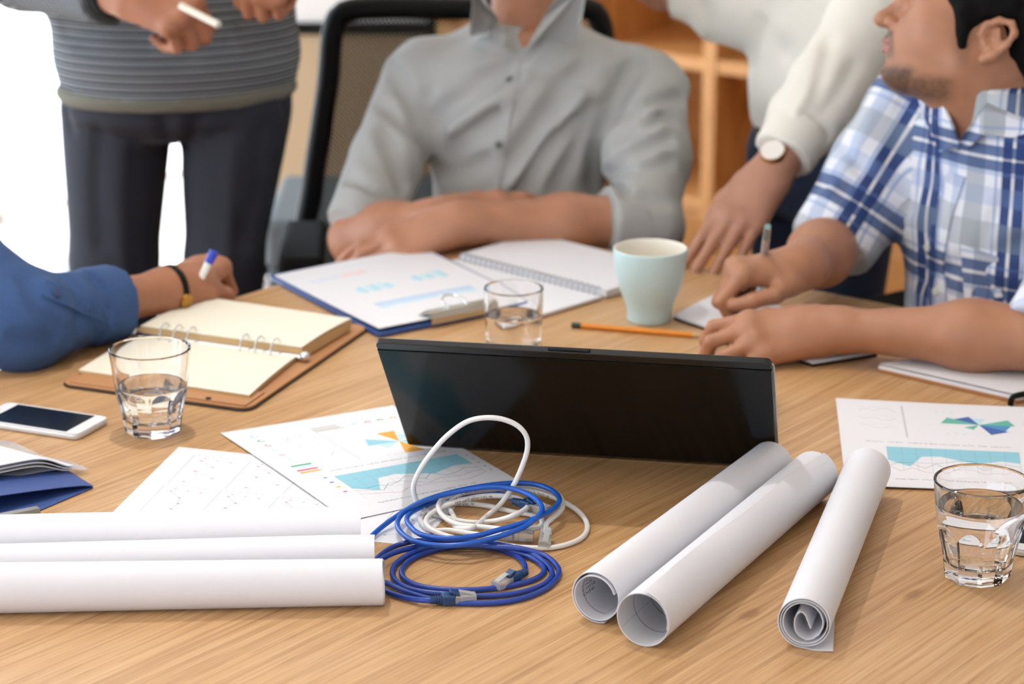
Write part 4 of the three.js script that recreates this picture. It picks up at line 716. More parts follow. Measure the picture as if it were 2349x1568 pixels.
tumbler(on(352, 988), 0.098, 0.0455, 0.0335, 0.056, 9, 0.054, 'faceted water glass standing before the tan organizer', 0.1);
tumbler(on(1178, 812), 0.086, 0.0368, 0.0335, 0.052, 0, 0, 'plain small water glass behind the laptop lid');
// ---------------------------------------------------------------- mug
{
  const c = on(1489, 733), t = thing('mug', 'pale aqua handleless ceramic mug with a cream inside', 'mug', c), glaze = phys({ color: 0xc2dcdc, roughness: 0.32 });
  part('mug_body', lathe([[0, 0.001], [0.025, 0.001], [0.0275, 0], [0.0292, 0.0015], [0.0290, 0.012], [0.0300, 0.019], [0.0340, 0.030], [0.0392, 0.043], [0.0432, 0.057], [0.0460, 0.072], [0.0474, 0.086], [0.0479, 0.0945], [0.0474, 0.0962], [0.0464, 0.0966]], c, 80), glaze, t);
  part('interior', lathe([[0.0464, 0.0966], [0.0453, 0.0962], [0.0447, 0.0945], [0.0440, 0.085], [0.0425, 0.070], [0.0398, 0.056], [0.0355, 0.042], [0.030, 0.030], [0.026, 0.020], [0.018, 0.012], [0, 0.010]], c, 80), phys({ color: 0xefeadb, roughness: 0.3 }), t, 'cream glazed inside');
}
// ---------------------------------------------------------------- paper rolls
const spiral = (R, turns, gap, a0, n = 60) => { const out = []; for (let i = 0; i <= n * turns; i++) { const a = i / n * 2 * Math.PI, r = R - gap * a / (2 * Math.PI); out.push([r * Math.cos(a0 + a), r * Math.sin(a0 + a)]); } return out; };
const rollPaper = (tex) => std(tex ? 0xffffff : 0xdfe0e5, 0.55, tex ? { map: tex } : {});
const plan = drawn(2048, 1024, (c, w, h) => {
  c.fillStyle = '#dcdde3'; c.fillRect(0, 0, w, h); c.strokeStyle = '#8b8b90'; c.lineWidth = 3;
  c.strokeRect(w * 0.62, h * 0.5, w * 0.5, h * 0.46);
  c.save(); c.translate(w * 0.90, h * 0.975); c.scale(-1, 1); c.rotate(-Math.PI / 2); c.fillStyle = '#33333a';
  c.font = 'bold 46px sans-serif'; c.fillText('DAL', 20, 150); c.font = '30px sans-serif';
  ['Ade', 'Tel', 'Fad', 'Cont', 'Ode'].forEach((s, i) => c.fillText(s, 10, 210 + i * 34)); c.font = '24px sans-serif'; c.fillText('CPU', 30, 60); scribble(c, 10, 20, 90, 20, 91, '#55555c', 3); c.restore();
});
const plan2 = drawn(2048, 1024, (c, w, h) => { c.fillStyle = '#dcdde0'; c.fillRect(0, 0, w, h); c.strokeStyle = '#86868c'; c.lineWidth = 3; for (const [a, b] of [[0.36, 0.08], [0.40, 0.16], [0.44, 0.20]]) { c.beginPath(); c.moveTo(w * 0.3, h * (1 - b)); c.lineTo(w * 0.98, h * (1 - b)); c.stroke(); } for (const a of [0.52, 0.70]) { c.beginPath(); c.moveTo(w * a, h * 0.99); c.lineTo(w * a, h * 0.2); c.stroke(); } });
function paperRoll(a, b, profile, th, mat, label, wob, steps = 14) { return solo('paper_roll', ribbon(profile, th, a, b, V(0, 1, 0), steps, wob), [].concat(mat).length > 1 ? mat : [mat, mat], label, 'paper roll'); }
{
  const lift = (p, r) => p.clone().setY(T + r);
  const a0 = lift(on(1368, 1429), 0.0262), a1 = lift(on(1768, 1117), 0.0262);
  paperRoll(a0, a1, spiral(0.0252, 1.75, 0.0030, -1.9), 0.0006, [rollPaper(plan), rollPaper()], 'left of two open paper rolls pointing at the lens, drawing lettering inside', (u, f) => [0, 0, 1, (f < 0.1 ? -1 : 1) * 0.003 * u]);
  const b0 = lift(on(1473, 1482), 0.0260), b1 = lift(on(1866, 1141), 0.0260);
  paperRoll(b0, b1, spiral(0.0256, 1.28, 0.0012, 1.62, 72), 0.0006, [rollPaper(plan2), rollPaper()], 'right of two open paper rolls pointing at the lens, a loose edge along its top', (u, f) => { const k = Math.max(0, 1 - u / 0.20), w = k * k * (0.16 + 0.05 * Math.sin(f * 13) + 0.03 * Math.sin(f * 5 + 1)) * Math.min(1, f * 6 + 0.25) * Math.min(1, (1 - f) * 6 + 0.2); return [0, 0, 1 + w, 0, 0.26 * f + 0.05 * Math.sin(f * 14)]; }, 28);
  const c0 = lift(on(1843, 1489), 0.0256), c1 = lift(on(1988, 1134), 0.0272), R = 0.0240, prof = [[-0.0262, -0.0236], [-0.018, -0.0246], [-0.008, -0.0250]];
  for (let i = 0; i <= 150; i++) { const a = i / 60 * 2 * Math.PI, r = R - 0.0021 * a / (2 * Math.PI); prof.push([r * Math.sin(a), -r * Math.cos(a)]); }
  for (const q of [[-0.008, 0.0165], [-0.0145, 0.009], [-0.0165, -0.002], [-0.011, -0.012], [-0.002, -0.016], [0.0065, -0.011], [0.0090, -0.002], [0.0078, 0.006], [0.0035, 0.0100], [-0.0005, 0.0075], [-0.0030, 0.001], [-0.0056, -0.005]]) prof.push(q);
  const curve = new THREE.CatmullRomCurve3(prof.map(([x, y]) => V(x, y, 0)), false, 'centripetal').getPoints(260).map((p) => [p.x, p.y]);
  paperRoll(c0, c1, curve, 0.0007, rollPaper(), 'tightly wound paper roll with a bent inner end, left of the right glass', (u, f) => { const k = u < 0.035 ? Math.min(1, f / 0.3) : 0; return [0.016 * k * (1 - u / 0.035), 0, 1 + 0.04 * f, 0]; });
}
{
  const roll = (lx, ly, rl, rx, ry, rr, mat, label, turns, gap, a0, amp, seed) => {
    const p0 = on(rx, ry, rr), p1 = on(lx, ly, rl);
    paperRoll(p0, p1, spiral(rr, turns, gap, a0), 0.0008, mat, label, (u, f) => { const k = 1 + (rl / rr - 1) * f, e = Math.exp(-((f / 0.05) ** 2)), n = amp * (noise2(u * 9 + seed, f * 5) - 0.5), c = -0.0007 * e; return [n * 0.5, n * 0.4 + c * 0.2, k * (1 - 0.03 * e * (seed % 2)), 0.0025 * (noise2(u * 11 + seed, 2) - 0.5)]; }, 26);
  };
  roll(-330, 1352, 0.0238, 880, 1333, 0.0214, rollPaper(), 'nearest of the three paper rolls at the left edge', 2.3, 0.0009, 4.6, 0.0004, 2);
  M.roll2 = rollPaper();
  roll(-330, 1306, 0.0208, 858, 1276, 0.0218, M.roll2, 'middle of the three paper rolls at the left edge', 2.2, 0.0010, 4.5, 0.0010, 5);
  roll(-330, 1246, 0.0250, 826, 1221, 0.0258, M.roll2, 'furthest of the three paper rolls at the left edge, slightly flattened with a creased end', 2.0, 0.0013, 4.6, 0.0024, 8);
}
// ---------------------------------------------------------------- network cables
{
  const Zc = (x, y, h = 0.003) => on(800 + x / 2.851, 900 + y / 2.851, h);
  const blue = std(0x20419a, 0.32), navy = std(0x17406e, 0.4), white = std(0xe6e6e3, 0.35), clear = phys({ color: 0xf4f7f8, roughness: 0.18, transmission: 0.72, thickness: 0.003, ior: 1.4 });
  const print = std(0xffffff, 0.35, { map: drawn(4096 / 2, 64, (c, w, h) => { c.fillStyle = '#e6e6e3'; c.fillRect(0, 0, w, h); c.fillStyle = '#4a4a50'; c.font = '20px sans-serif'; c.fillText('N 1/1', 120, 20); scribble(c, 220, 4, 300, 16, 33, '#5a5a60', 6); scribble(c, 1250, 4, 330, 16, 34, '#5a5a60', 6); }) });
  print.map.wrapS = print.map.wrapT = THREE.RepeatWrapping; print.map.repeat.set(7, 1);
  // an eight-pin plug; tip: its front end, dir: from the cord to the tip
  function plug(parent, tip, dir, up, bootMat, ribs = 5) {
    const B = frameOf(dir, up), put = (g) => g.applyMatrix4(B.clone().setPosition(tip));
    const body = part('connector', put(merge([rbox(0.0117, 0.0078, 0.0145, 0.0007).translate(0, 0, -0.00725), rbox(0.0108, 0.0068, 0.0072, 0.0008).translate(0, 0, -0.0178)])), clear, parent, 'clear plug');
    const pins = []; for (let i = 0; i < 8; i++) pins.push(put(new THREE.BoxGeometry(0.0005, 0.0012, 0.0068).translate((i - 3.5) * 0.00102, -0.0036, -0.0042))); part('contacts', merge(pins), M.brass, body, 'gold contacts');
    part('latch', put(rbox(0.0058, 0.0010, 0.0150, 0.0004).rotateX(0.24).translate(0, 0.0058, -0.0085)), clear, body);
    const bt = part('boot', put(merge([rbox(0.0118, 0.0098, 0.0130, 0.0022).translate(0, 0.0004, -0.0255), rbox(0.0080, 0.0028, 0.0100, 0.001).rotateX(0.35).translate(0, 0.0062, -0.0200), ...Array.from({ length: ribs }, (_, i) => new THREE.CylinderGeometry(0.0044 - i * 0.0002, 0.0046 - i * 0.0002, 0.0016, 20).rotateX(Math.PI / 2).translate(0, 0, -0.0330 - i * 0.0023))])), bootMat, parent, 'moulded strain relief');
    return tip.clone().addScaledVector(dir, -0.033);
  }
  const g1 = thing('network_cable', 'blue network cable coiled flat on the wood, its clear plug nearest the lens', 'cable', Zc(830, 1180, 0));
  const dA = Zc(830, 1335, 0).sub(Zc(560, 1352, 0)).normalize(), tA = Zc(832, 1338, 0.006), eA = plug(g1, tA, dA, V(0, 1, 0), navy);
  const dB = Zc(985, 1262, 0).sub(Zc(1135, 1195, 0)).normalize(), tB = Zc(960, 1262, 0.006), eB = plug(g1, tB, dB, V(0, 1, 0), navy, 5);
  part('cord', tube([eB.clone().addScaledVector(dB, 0.004), eB, Zc(1146, 1170, 0.005), Zc(1150, 1125, 0.004), Zc(1085, 1062), Zc(930, 1012), Zc(740, 1002), Zc(560, 1032), Zc(410, 1090), Zc(346, 1165), Zc(366, 1218), Zc(470, 1266), Zc(650, 1288), Zc(870, 1286), Zc(1080, 1258), Zc(1230, 1212), Zc(1278, 1160), Zc(1215, 1092), Zc(1070, 1034, 0.006), Zc(880, 985, 0.008), Zc(650, 988, 0.008), Zc(450, 1034, 0.005), Zc(318, 1110), Zc(286, 1178), Zc(318, 1240), Zc(440, 1293), Zc(650, 1318), Zc(870, 1330), Zc(1090, 1312), Zc(1270, 1255), Zc(1330, 1188), Zc(1290, 1118), Zc(1190, 1050, 0.006), Zc(1010, 998, 0.009), Zc(800, 972, 0.012), Zc(600, 968, 0.012), Zc(430, 972, 0.008), Zc(300, 1005, 0.005), Zc(190, 1080, 0.004), Zc(150, 1150, 0.004), Zc(170, 1215, 0.004), Zc(260, 1250, 0.004), Zc(400, 1310), Zc(600, 1362, 0.0028), Zc(840, 1378), Zc(1080, 1358), Zc(1270, 1292), Zc(1368, 1200), Zc(1366, 1140), Zc(1280, 1065, 0.006), Zc(1120, 1020, 0.010), Zc(960, 1008, 0.010), Zc(800, 1000, 0.010), Zc(520, 1000, 0.006), Zc(290, 1050, 0.0085), Zc(150, 1145, 0.0095), Zc(140, 1230, 0.0095), Zc(250, 1302, 0.004), Zc(400, 1346, 0.004), eA.clone().addScaledVector(dA, -0.012), eA, eA.clone().addScaledVector(dA, 0.004)], 0.0027, 900, 12), blue, g1);
  // white cable, one loop standing up
  const g2 = thing('network_cable', 'white network cable with one loop standing up and two clear plugs', 'cable', Zc(950, 840, 0)), zz = 2.285, U = (x, y, z = zz) => { const p = at(800 + x / 2.851, 900 + y / 2.851, z); return p.y < T + 0.004 ? Zc(x, y, 0.004) : p; };
  const d1 = Zc(1205, 930, 0).sub(Zc(1040, 922, 0)).normalize(), t1 = Zc(1210, 938, 0.0075), e1 = plug(g2, t1, d1, V(0, 1, 0), clear, 0), d2 = Zc(1284, 1000, 0).sub(Zc(1300, 880, 0)).normalize().add(V(0, -0.12, 0)).normalize(), t2 = Zc(1278, 1003, 0.006), e2 = plug(g2, t2, d2, V(0.3, 1, 0).normalize(), clear, 0);
  part('cord', tube([e1.clone().addScaledVector(d1, 0.014), e1, Zc(960, 938, 0.006), Zc(800, 922, 0.006), Zc(660, 900, 0.004), Zc(540, 900), Zc(480, 858), Zc(478, 800), Zc(560, 745), Zc(720, 725), Zc(900, 740), Zc(1080, 780), Zc(1200, 800, 0.004), Zc(1260, 830, 0.006), Zc(1240, 880, 0.008), Zc(1100, 900, 0.012), Zc(900, 880, 0.010), Zc(720, 862, 0.008), Zc(620, 810, 0.008), Zc(585, 745, 0.012), Zc(640, 680, 0.014), Zc(820, 645, 0.014), Zc(1050, 630, 0.012), Zc(1270, 660, 0.010), Zc(1480, 760, 0.005), Zc(1560, 870), Zc(1510, 958), Zc(1340, 1012), Zc(1150, 1012), Zc(940, 985, 0.004), Zc(740, 962, 0.008), Zc(560, 905, 0.008), Zc(505, 850, 0.008), Zc(540, 790, 0.009), Zc(700, 715, 0.012), Zc(900, 676, 0.014), Zc(1100, 690, 0.014), Zc(1170, 740, 0.014), Zc(1060, 810, 0.016),
    U(930, 842), U(800, 848), U(620, 812), U(500, 770), U(440, 700), U(424, 610), U(468, 500), U(560, 372), U(660, 268), U(780, 188), U(900, 164), U(1020, 178), U(1115, 225), U(1163, 290), U(1168, 370), U(1135, 480), U(1078, 605), U(1000, 720), U(900, 810), Zc(800, 885, 0.010), Zc(700, 880, 0.004), Zc(690, 820, 0.004), Zc(660, 720, 0.008), Zc(760, 650, 0.016), Zc(960, 618, 0.018), Zc(1200, 610, 0.016), Zc(1360, 660, 0.014), Zc(1398, 750, 0.012), e2.clone().addScaledVector(d2, -0.012), e2, e2.clone().addScaledVector(d2, 0.014)], 0.0027, 1100, 12), print, g2);
  // second blue cable, coiled on top of the white one
  const g3 = thing('network_cable', 'bright blue network cable coiled round the white cable, behind the flat coil', 'cable', Zc(850, 800, 0)), h = 0.020;
  const d3 = Zc(1225, 742, 0).sub(Zc(1070, 700, 0)).normalize(), t3 = Zc(1300, 770, 0.014), e3 = plug(g3, t3, d3, V(0, 1, 0), navy);
  part('cord', tube([e3.clone().addScaledVector(d3, 0.004), e3, Zc(960, 655, 0.008), Zc(820, 655, 0.006), Zc(640, 690, 0.006), Zc(470, 750, 0.008), Zc(385, 810, 0.012), Zc(400, 872, 0.016), Zc(480, 930, 0.018), Zc(640, 952, h), Zc(820, 938, h), Zc(1000, 892, h), Zc(1180, 838, h), Zc(1330, 765, h), Zc(1378, 700, h), Zc(1330, 640, h), Zc(1220, 600, h), Zc(1080, 592, 0.022), Zc(900, 608, 0.022), Zc(680, 650, 0.018), Zc(500, 705, 0.014), Zc(370, 775, 0.012), Zc(318, 850, 0.012), Zc(342, 915, 0.012), Zc(440, 975, 0.014), Zc(620, 1000, 0.016), Zc(800, 985, 0.018), Zc(1000, 935, 0.018), Zc(1160, 870, 0.020), Zc(1255, 790, 0.024), Zc(1258, 735, 0.026), Zc(1180, 668, 0.027), Zc(1050, 625, 0.028), Zc(900, 618, 0.028), Zc(700, 650, 0.022), Zc(480, 712, 0.018), Zc(310, 810, 0.010), Zc(160, 928, 0.004), Zc(100, 1010, 0.004), Zc(60, 1050, 0.003)], 0.0027, 700, 12), std(0x1c5cc0, 0.26), g3);
}
// ---------------------------------------------------------------- people
const skinMat = phys({ color: 0xffffff, roughness: 0.5, vertexColors: true, sheen: 0.2, sheenColor: new THREE.Color(0.9, 0.6, 0.5), sheenRoughness: 0.5 });
const hairMat = phys({ color: 0x040404, roughness: 0.75, specularIntensity: 0.35 });
const UP = V(0, 1, 0);
const facing = (x, z) => { const f = V(x, 0, z).normalize(); return { f, l: UP.clone().cross(f).normalize() }; };
const mix = (a, b, f) => a.clone().lerp(b, f);
const along = (a, b, d) => a.clone().addScaledVector(b.clone().sub(a).normalize(), d);
// hidden trunk under the clothes, thinner than they are
function trunk(o, F, secs, neck, headBase, extra = []) { return [loft(o, F.l, UP, F.f, secs.map(([y, a, b, x, z]) => [y, Math.max(0.03, a - 0.022), Math.max(0.03, b - 0.022), x, z]), 0.03), cap(neck, headBase, 0.053, 0.050, 0.03), ...extra]; }
function cloth(shapes, h, mat, parent, name, list = [], z0 = 2, rough = null, limbs = null, extra = [], label = null) {
  const f0 = field(shapes), folds = [...foldsOn(f0, list, z0), ...extra];
  let g = net(shapes, h, { folds, rough });
  if (limbs) g = clothUV(g, limbs);
  part(name, g, mat, parent, label);
  return field(shapes, folds, rough);
}
// a flat piece (collar, placket, flap) laid on a garment from its outline in the photograph, raised and given thickness
function patch(f, px, z0, lift, th, bulge = 0) {
  const tri = [], pts = [], c = px.reduce((s, p) => [s[0] + p[0] / px.length, s[1] + p[1] / px.length], [0, 0]);
  const P2 = px.map(([x, y]) => new THREE.Vector2(x, y)), faces = THREE.ShapeUtils.triangulateShape(P2, []);
  const at3 = (x, y, i) => { const p = hit(f, x, y, z0) ?? at(x, y, z0 + 0.3), n = slope(f, p), l = Array.isArray(lift) ? lift[i] : lift; return p.addScaledVector(n, l); };
  const V3 = px.map(([x, y], i) => at3(x, y, i)), mid = V3.reduce((s, p) => s.add(p), V(0, 0, 0)).multiplyScalar(1 / V3.length), nn = slope(f, mid);
  const pos = [], add = (a, b, d) => pos.push(a.x, a.y, a.z, b.x, b.y, b.z, d.x, d.y, d.z), low = V3.map((p) => p.clone().addScaledVector(nn, -th));
  for (const [a, b, d] of faces) { add(V3[a], V3[d], V3[b]); add(low[a], low[b], low[d]); }
  V3.forEach((p, i) => { const j = (i + 1) % V3.length; add(p, V3[j], low[j]); add(p, low[j], low[i]); });
  const g = new THREE.BufferGeometry(); g.setAttribute('position', new THREE.Float32BufferAttribute(pos, 3)); g.setAttribute('uv', new THREE.Float32BufferAttribute(new Float32Array(pos.length / 3 * 2).map((_, i) => { const k = Math.floor(i / 2) * 3; return i % 2 ? pos[k + 1] : pos[k] + pos[k + 2] * 0.5; }), 2)); g.computeVertexNormals();
  return g;
}
// a narrow strip laid along a path on a garment
function strip(f, path, half, z0, lift, th, n = 18) {
  const c = new THREE.CatmullRomCurve3(path.map(([x, y]) => V(x, y, 0))), top = [], pos = [];
  for (let i = 0; i <= n; i++) { const p = c.getPoint(i / n), d = c.getTangent(i / n), row = []; for (const k of [-1, -0.4, 0.4, 1]) { const q = hit(f, p.x - d.y * half * k, p.y + d.x * half * k, z0); const m = slope(f, q, 0.006); row.push([q.clone().addScaledVector(m, lift), q.clone().addScaledVector(m, lift - th)]); } top.push(row); }
  const quad = (a, b, e, g) => pos.push(...a.toArray(), ...b.toArray(), ...e.toArray(), ...a.toArray(), ...e.toArray(), ...g.toArray());
  for (let i = 0; i < n; i++) for (let j = 0; j < 3; j++) { const A = top[i][j], B = top[i + 1][j], E = top[i + 1][j + 1], G = top[i][j + 1]; quad(A[0], B[0], E[0], G[0]); quad(A[1], G[1], E[1], B[1]); }
  for (let i = 0; i < n; i++) for (const j of [0, 3]) { const A = top[i][j], B = top[i + 1][j]; j ? quad(A[0], B[0], B[1], A[1]) : quad(A[0], A[1], B[1], B[0]); }
  for (let j = 0; j < 3; j++) for (const i of [0, n]) { const A = top[i][j], B = top[i][j + 1]; i ? quad(A[0], A[1], B[1], B[0]) : quad(A[0], B[0], B[1], A[1]); }
  const g = new THREE.BufferGeometry(); g.setAttribute('position', new THREE.Float32BufferAttribute(pos, 3)); g.setAttribute('uv', new THREE.Float32BufferAttribute(new Float32Array(pos.length / 3 * 2).map((_, i) => { const k = Math.floor(i / 2) * 3; return i % 2 ? pos[k + 1] : pos[k] + pos[k + 2] * 0.5; }), 2)); g.computeVertexNormals();
  return smoothTop(g, 0.8);
}
function faceParts(P, parent) { for (const l of [1, -1]) { part('eye', new THREE.SphereGeometry(0.0112, 20, 14).translate(...P(0.0800, 0.036, l * 0.031).toArray()), eyeMat, parent); part('eyebrow', tube([P(0.100, 0.058, 0.012 * l), P(0.096, 0.063, 0.030 * l), P(0.082, 0.060, 0.048 * l)], 0.0036, 16, 8), hairMat, parent); } }
const eyeMat = std(0x3a2f28, 0.2);
function button(f, px, py, z0, r = 0.0055, mat = null, parent, lift = 0.001) { const p = hit(f, px, py, z0), n = slope(f, p, 0.01); part('button', rod(p.clone().addScaledVector(n, lift), p.clone().addScaledVector(n, lift + 0.0022), r, r * 0.92, 18), mat, parent); }
function band(c, axis, r0, w, th, mat, parent, name, label, squash = 1, side = V(0, 0, 1)) {  // a ring round a limb
  const g = new THREE.LatheGeometry([[r0, -w / 2], [r0 + th, -w / 2 + th * 0.4], [r0 + th, w / 2 - th * 0.4], [r0, w / 2], [r0, -w / 2]].map(([x, y]) => new THREE.Vector2(x, y)), 40).scale(1, 1, squash);
  const y = axis.clone().normalize(), x = y.clone().cross(side).normalize(), z = x.clone().cross(y);
  return part(name, g.applyMatrix4(new THREE.Matrix4().makeBasis(x, y, z).setPosition(c)), mat, parent, label);
}
const seatedLegs = (o, F, reach = 0.42) => { const out = []; for (const q of [1, -1]) { const h = o.clone().setY(0.52).addScaledVector(F.l, 0.085 * q), k = h.clone().addScaledVector(F.f, reach).addScaledVector(F.l, 0.04 * q).setY(0.50), a = k.clone().addScaledVector(F.f, 0.02).setY(0.09); out.push(cap(h, k, 0.088, 0.062, 0.03), cap(k, a, 0.060, 0.046, 0.02), cap(a.clone().setY(0.045).addScaledVector(F.f, -0.03), a.clone().setY(0.04).addScaledVector(F.f, 0.17), 0.042, 0.034, 0.02)); } return out; };
function fineArm(elbow, wrist, handOpts, rE, rW, tone, size = 1, cell = 0.0042) {    // forearm and hand in one fine net
  const hb = handBones(wrist, handOpts.dir, handOpts.back, handOpts.side, handOpts.pose, size), m = mix(elbow, wrist, 0.42);
  const shapes = [cap(elbow, m, rE, rE * 0.93, 0.02), cap(m, along(elbow, wrist, elbow.distanceTo(wrist) - 0.02), rE * 0.92, rW, 0.03), cap(along(wrist, elbow, 0.02), wrist, rW, rW * 0.96, 0.02), ...hb.bones];
  return { geo: net(shapes, cell, { color: tone }), shapes, L: hb.L };
}
const FIST = { curl: [[1.15, 1.5, 0.9], [1.2, 1.55, 0.9], [1.25, 1.55, 0.9], [1.3, 1.5, 0.9]], spread: 0.02, thumb: [[0.030, 0.030, -0.014], [0.040, 0.062, -0.030], [0.022, 0.080, -0.044], [0.000, 0.082, -0.050]] };
const PENHOLD = { curl: [[0.75, 0.95, 0.5], [0.9, 1.15, 0.6], [1.1, 1.4, 0.8], [1.2, 1.45, 0.8]], spread: 0.03, thumb: [[0.032, 0.030, -0.014], [0.046, 0.058, -0.032], [0.040, 0.086, -0.046], [0.030, 0.106, -0.056]] };

// ---- the man in the grey shirt
{
  const F = facing(-0.03, 1), o = V(0.012, 0.48, -3.645), neck = at(1206, 62, 3.70), head = at(1212, -228, 3.63), tone = skinTone(SKIN);
  const person = thing('person', 'seated man in a grey button shirt with rolled sleeves, arms folded on the table', 'person', V(o.x, 0, o.z));
  const secs = [[0, 0.160, 0.12], [0.12, 0.142, 0.115], [0.26, 0.132, 0.112], [0.35, 0.150, 0.112], [0.43, 0.182, 0.098, 0.012], [0.475, 0.150, 0.080, 0.014], [0.51, 0.085, 0.070, 0.016], [0.53, 0.064, 0.062, 0.016]];
  const shR = at(966, 186, 3.68), elR = at(815, 548, 3.47), wrR = at(1010, 500, 3.39), shL = at(1484, 214, 3.66), elL = at(1478, 512, 3.42), wrL = at(1040, 512, 3.325);
  const hd = headShapes(head, V(-0.08, -0.12, 1).normalize(), V(0, 1, 0.12).normalize(), V(1, 0, 0.08).normalize());
  const armL = fineArm(elL, wrL, { dir: V(-0.92, -0.30, 0.22), back: V(-0.15, 0.82, 0.55), side: 1, pose: { curl: [[0.15, 0.3, 0.2], [0.2, 0.35, 0.2], [0.25, 0.35, 0.2], [0.3, 0.35, 0.2]], spread: 0.05 } }, 0.042, 0.0275, tone);
  const armR = fineArm(elR, wrR, { dir: V(0.95, 0.05, -0.2), back: V(0, 0.8, 0.6), side: -1, pose: { curl: [[0.2, 0.3, 0.2]], spread: 0.05 } }, 0.042, 0.028, tone, 1, 0.006);
  part('body', joinNets([net([...trunk(o, F, secs, neck, head.clone().addScaledVector(UP, -0.03).add(V(0, 0, -0.02))), cap(shR, elR, 0.045, 0.038), cap(shL, elL, 0.045, 0.038)], 0.011, { color: tone }), net([...hd.shapes, cap(neck.clone().add(V(0, -0.04, 0.01)), head.clone().add(V(0, -0.03, -0.02)), 0.056, 0.052, 0.03)], 0.006, { color: tone }), armL.geo, armR.geo]), skinMat, person);
  faceParts(hd.P, person);
  part('hair', net(hairShapes(head, V(-0.08, -0.12, 1).normalize(), V(0, 1, 0.12).normalize(), V(1, 0, 0.08).normalize()), 0.007), hairMat, person);
  const grey = std(0xaeb0ad, 0.85), Z = (x, y) => [650 + x / 2.349, y / 2.349];
  const cuffR = along(elR, shR, 0.005), cuffL0 = along(elL, wrL, 0.002), cuffL1 = along(elL, wrL, 0.062);
  const shapes = [loft(o, F.l, UP, F.f, secs, 0.03), cap(shR, mix(shR, elR, 0.5), 0.062, 0.056, 0.022), cap(mix(shR, elR, 0.5), mix(shR, elR, 0.86), 0.056, 0.054, 0.02), cap(along(cuffR, shR, 0.085), along(cuffR, shR, 0.012), 0.054, 0.053, 0.006, { flatB: true }),
    cap(shL, mix(shL, elL, 0.5), 0.064, 0.062, 0.022), cap(mix(shL, elL, 0.5), elL, 0.062, 0.058, 0.03), cap(elL, cuffL1, 0.057, 0.056, 0.010, { flatB: true }), cap(along(cuffL0, wrL, 0.012), cuffL1, 0.060, 0.0585, 0.006, { flatB: true, flatA: true }), ];
  for (const q of [shR, shL]) shapes.push(cap(neck.clone().add(V(Math.sign(q.x - neck.x) * 0.045, -0.030, 0)), mix(neck, q, 0.85).add(V(0, -0.012, 0)), 0.046, 0.058, 0.04));
  const vcut = [cap(at(1208, -90, 3.62), at(1197, 112, 3.575), 0.066, 0.018, 0.006, { cut: true })], f0 = field(shapes);
  const G = (w, a, ...p) => [w, a, ...p.map(([x, y]) => Z(x, y))];
  const list = [G(0.014, 0.012, [560, 340], [640, 460], [700, 560], [740, 680], [790, 860]), G(0.016, 0.012, [2060, 210], [1900, 350], [1770, 560], [1700, 760], [1680, 960]), G(0.020, 0.009, [1220, 360], [1000, 500], [830, 620]), G(0.018, 0.010, [1140, 640], [1000, 740], [900, 850]), G(0.016, 0.009, [1080, 870], [940, 920], [830, 930]), G(0.018, 0.010, [1500, 480], [1420, 620], [1250, 850]), G(0.016, 0.010, [1560, 660], [1400, 850], [1280, 1040]), G(0.015, 0.010, [1660, 600], [1560, 860], [1480, 1010]), G(0.017, 0.008, [1640, 330], [1500, 520], [1460, 600]), G(0.014, 0.007, [780, 500], [740, 620]),
    G(0.013, 0.008, [2140, 525], [1960, 560], [1830, 610]), G(0.013, 0.008, [2100, 640], [1920, 650], [1820, 720]), G(0.012, 0.008, [2080, 750], [1860, 830], [1740, 930]), G(0.012, 0.008, [2090, 870], [1900, 900], [1720, 960]), G(0.012, 0.007, [2060, 1080], [1850, 1040], [1690, 1000]), G(0.013, 0.008, [520, 545], [640, 650], [720, 710]), G(0.014, 0.009, [545, 700], [600, 850], [650, 990]), G(0.010, 0.008, [345, 960], [500, 1020], [620, 1100]), G(0.013, -0.005, [1300, 420], [1120, 560], [900, 700]), G(0.013, -0.005, [1460, 640], [1330, 860], [1240, 1000]), G(0.013, -0.005, [1600, 500], [1500, 700]), G(0.012, -0.004, [2000, 600], [1880, 680])];
  const f = cloth([...shapes, ...vcut], 0.0072, grey, person, 'shirt', list.map(([w, a, ...p]) => [w * 0.85, a * 2.7, ...p]), 3.2, (x, y, z) => 0.012 * (noise3(x * 13 + y * 9, y * 12 - x * 6, z * 9) - 0.5) + 0.005 * (noise3(x * 34, y * 34, z * 30) - 0.5));
  const coll = grey;
  part('collar', patch(f0, [Z(1055, -60), Z(1110, -40), Z(1118, 60), Z(1150, 150), Z(1205, 262), Z(1160, 250), Z(1110, 185), Z(1036, 214), Z(1040, 120)], 3.2, [0.022, 0.030, 0.024, 0.016, 0.006, 0.004, 0.006, 0.012, 0.018], 0.003), coll, person);
  part('collar', patch(f0, [Z(1500, -40), Z(1610, -60), Z(1580, 120), Z(1542, 268), Z(1470, 225), Z(1405, 205), Z(1330, 290), Z(1300, 285), Z(1400, 160)], 3.2, [0.030, 0.022, 0.018, 0.012, 0.006, 0.006, 0.004, 0.005, 0.018], 0.003), coll, person);
  part('placket', strip(f, [Z(1245, 330), Z(1215, 500), Z(1170, 760), Z(1122, 1060)], 15, 3.2, 0.0022, 0.003), grey, person);
  const bt = std(0x5c6660, 0.4); for (const [x, y] of [[1222, 435], [1160, 780]]) button(f, ...Z(x, y), 3.2, 0.0058, bt, person, 0.002);
  part('trousers', net([loft(o.clone().setY(0.40), F.l, UP, F.f, [[0, 0.15, 0.11], [0.1, 0.16, 0.115], [0.16, 0.150, 0.105]], 0.04), ...seatedLegs(o, F, 0.36)], 0.016), std(0x24282e, 0.9), person);
}
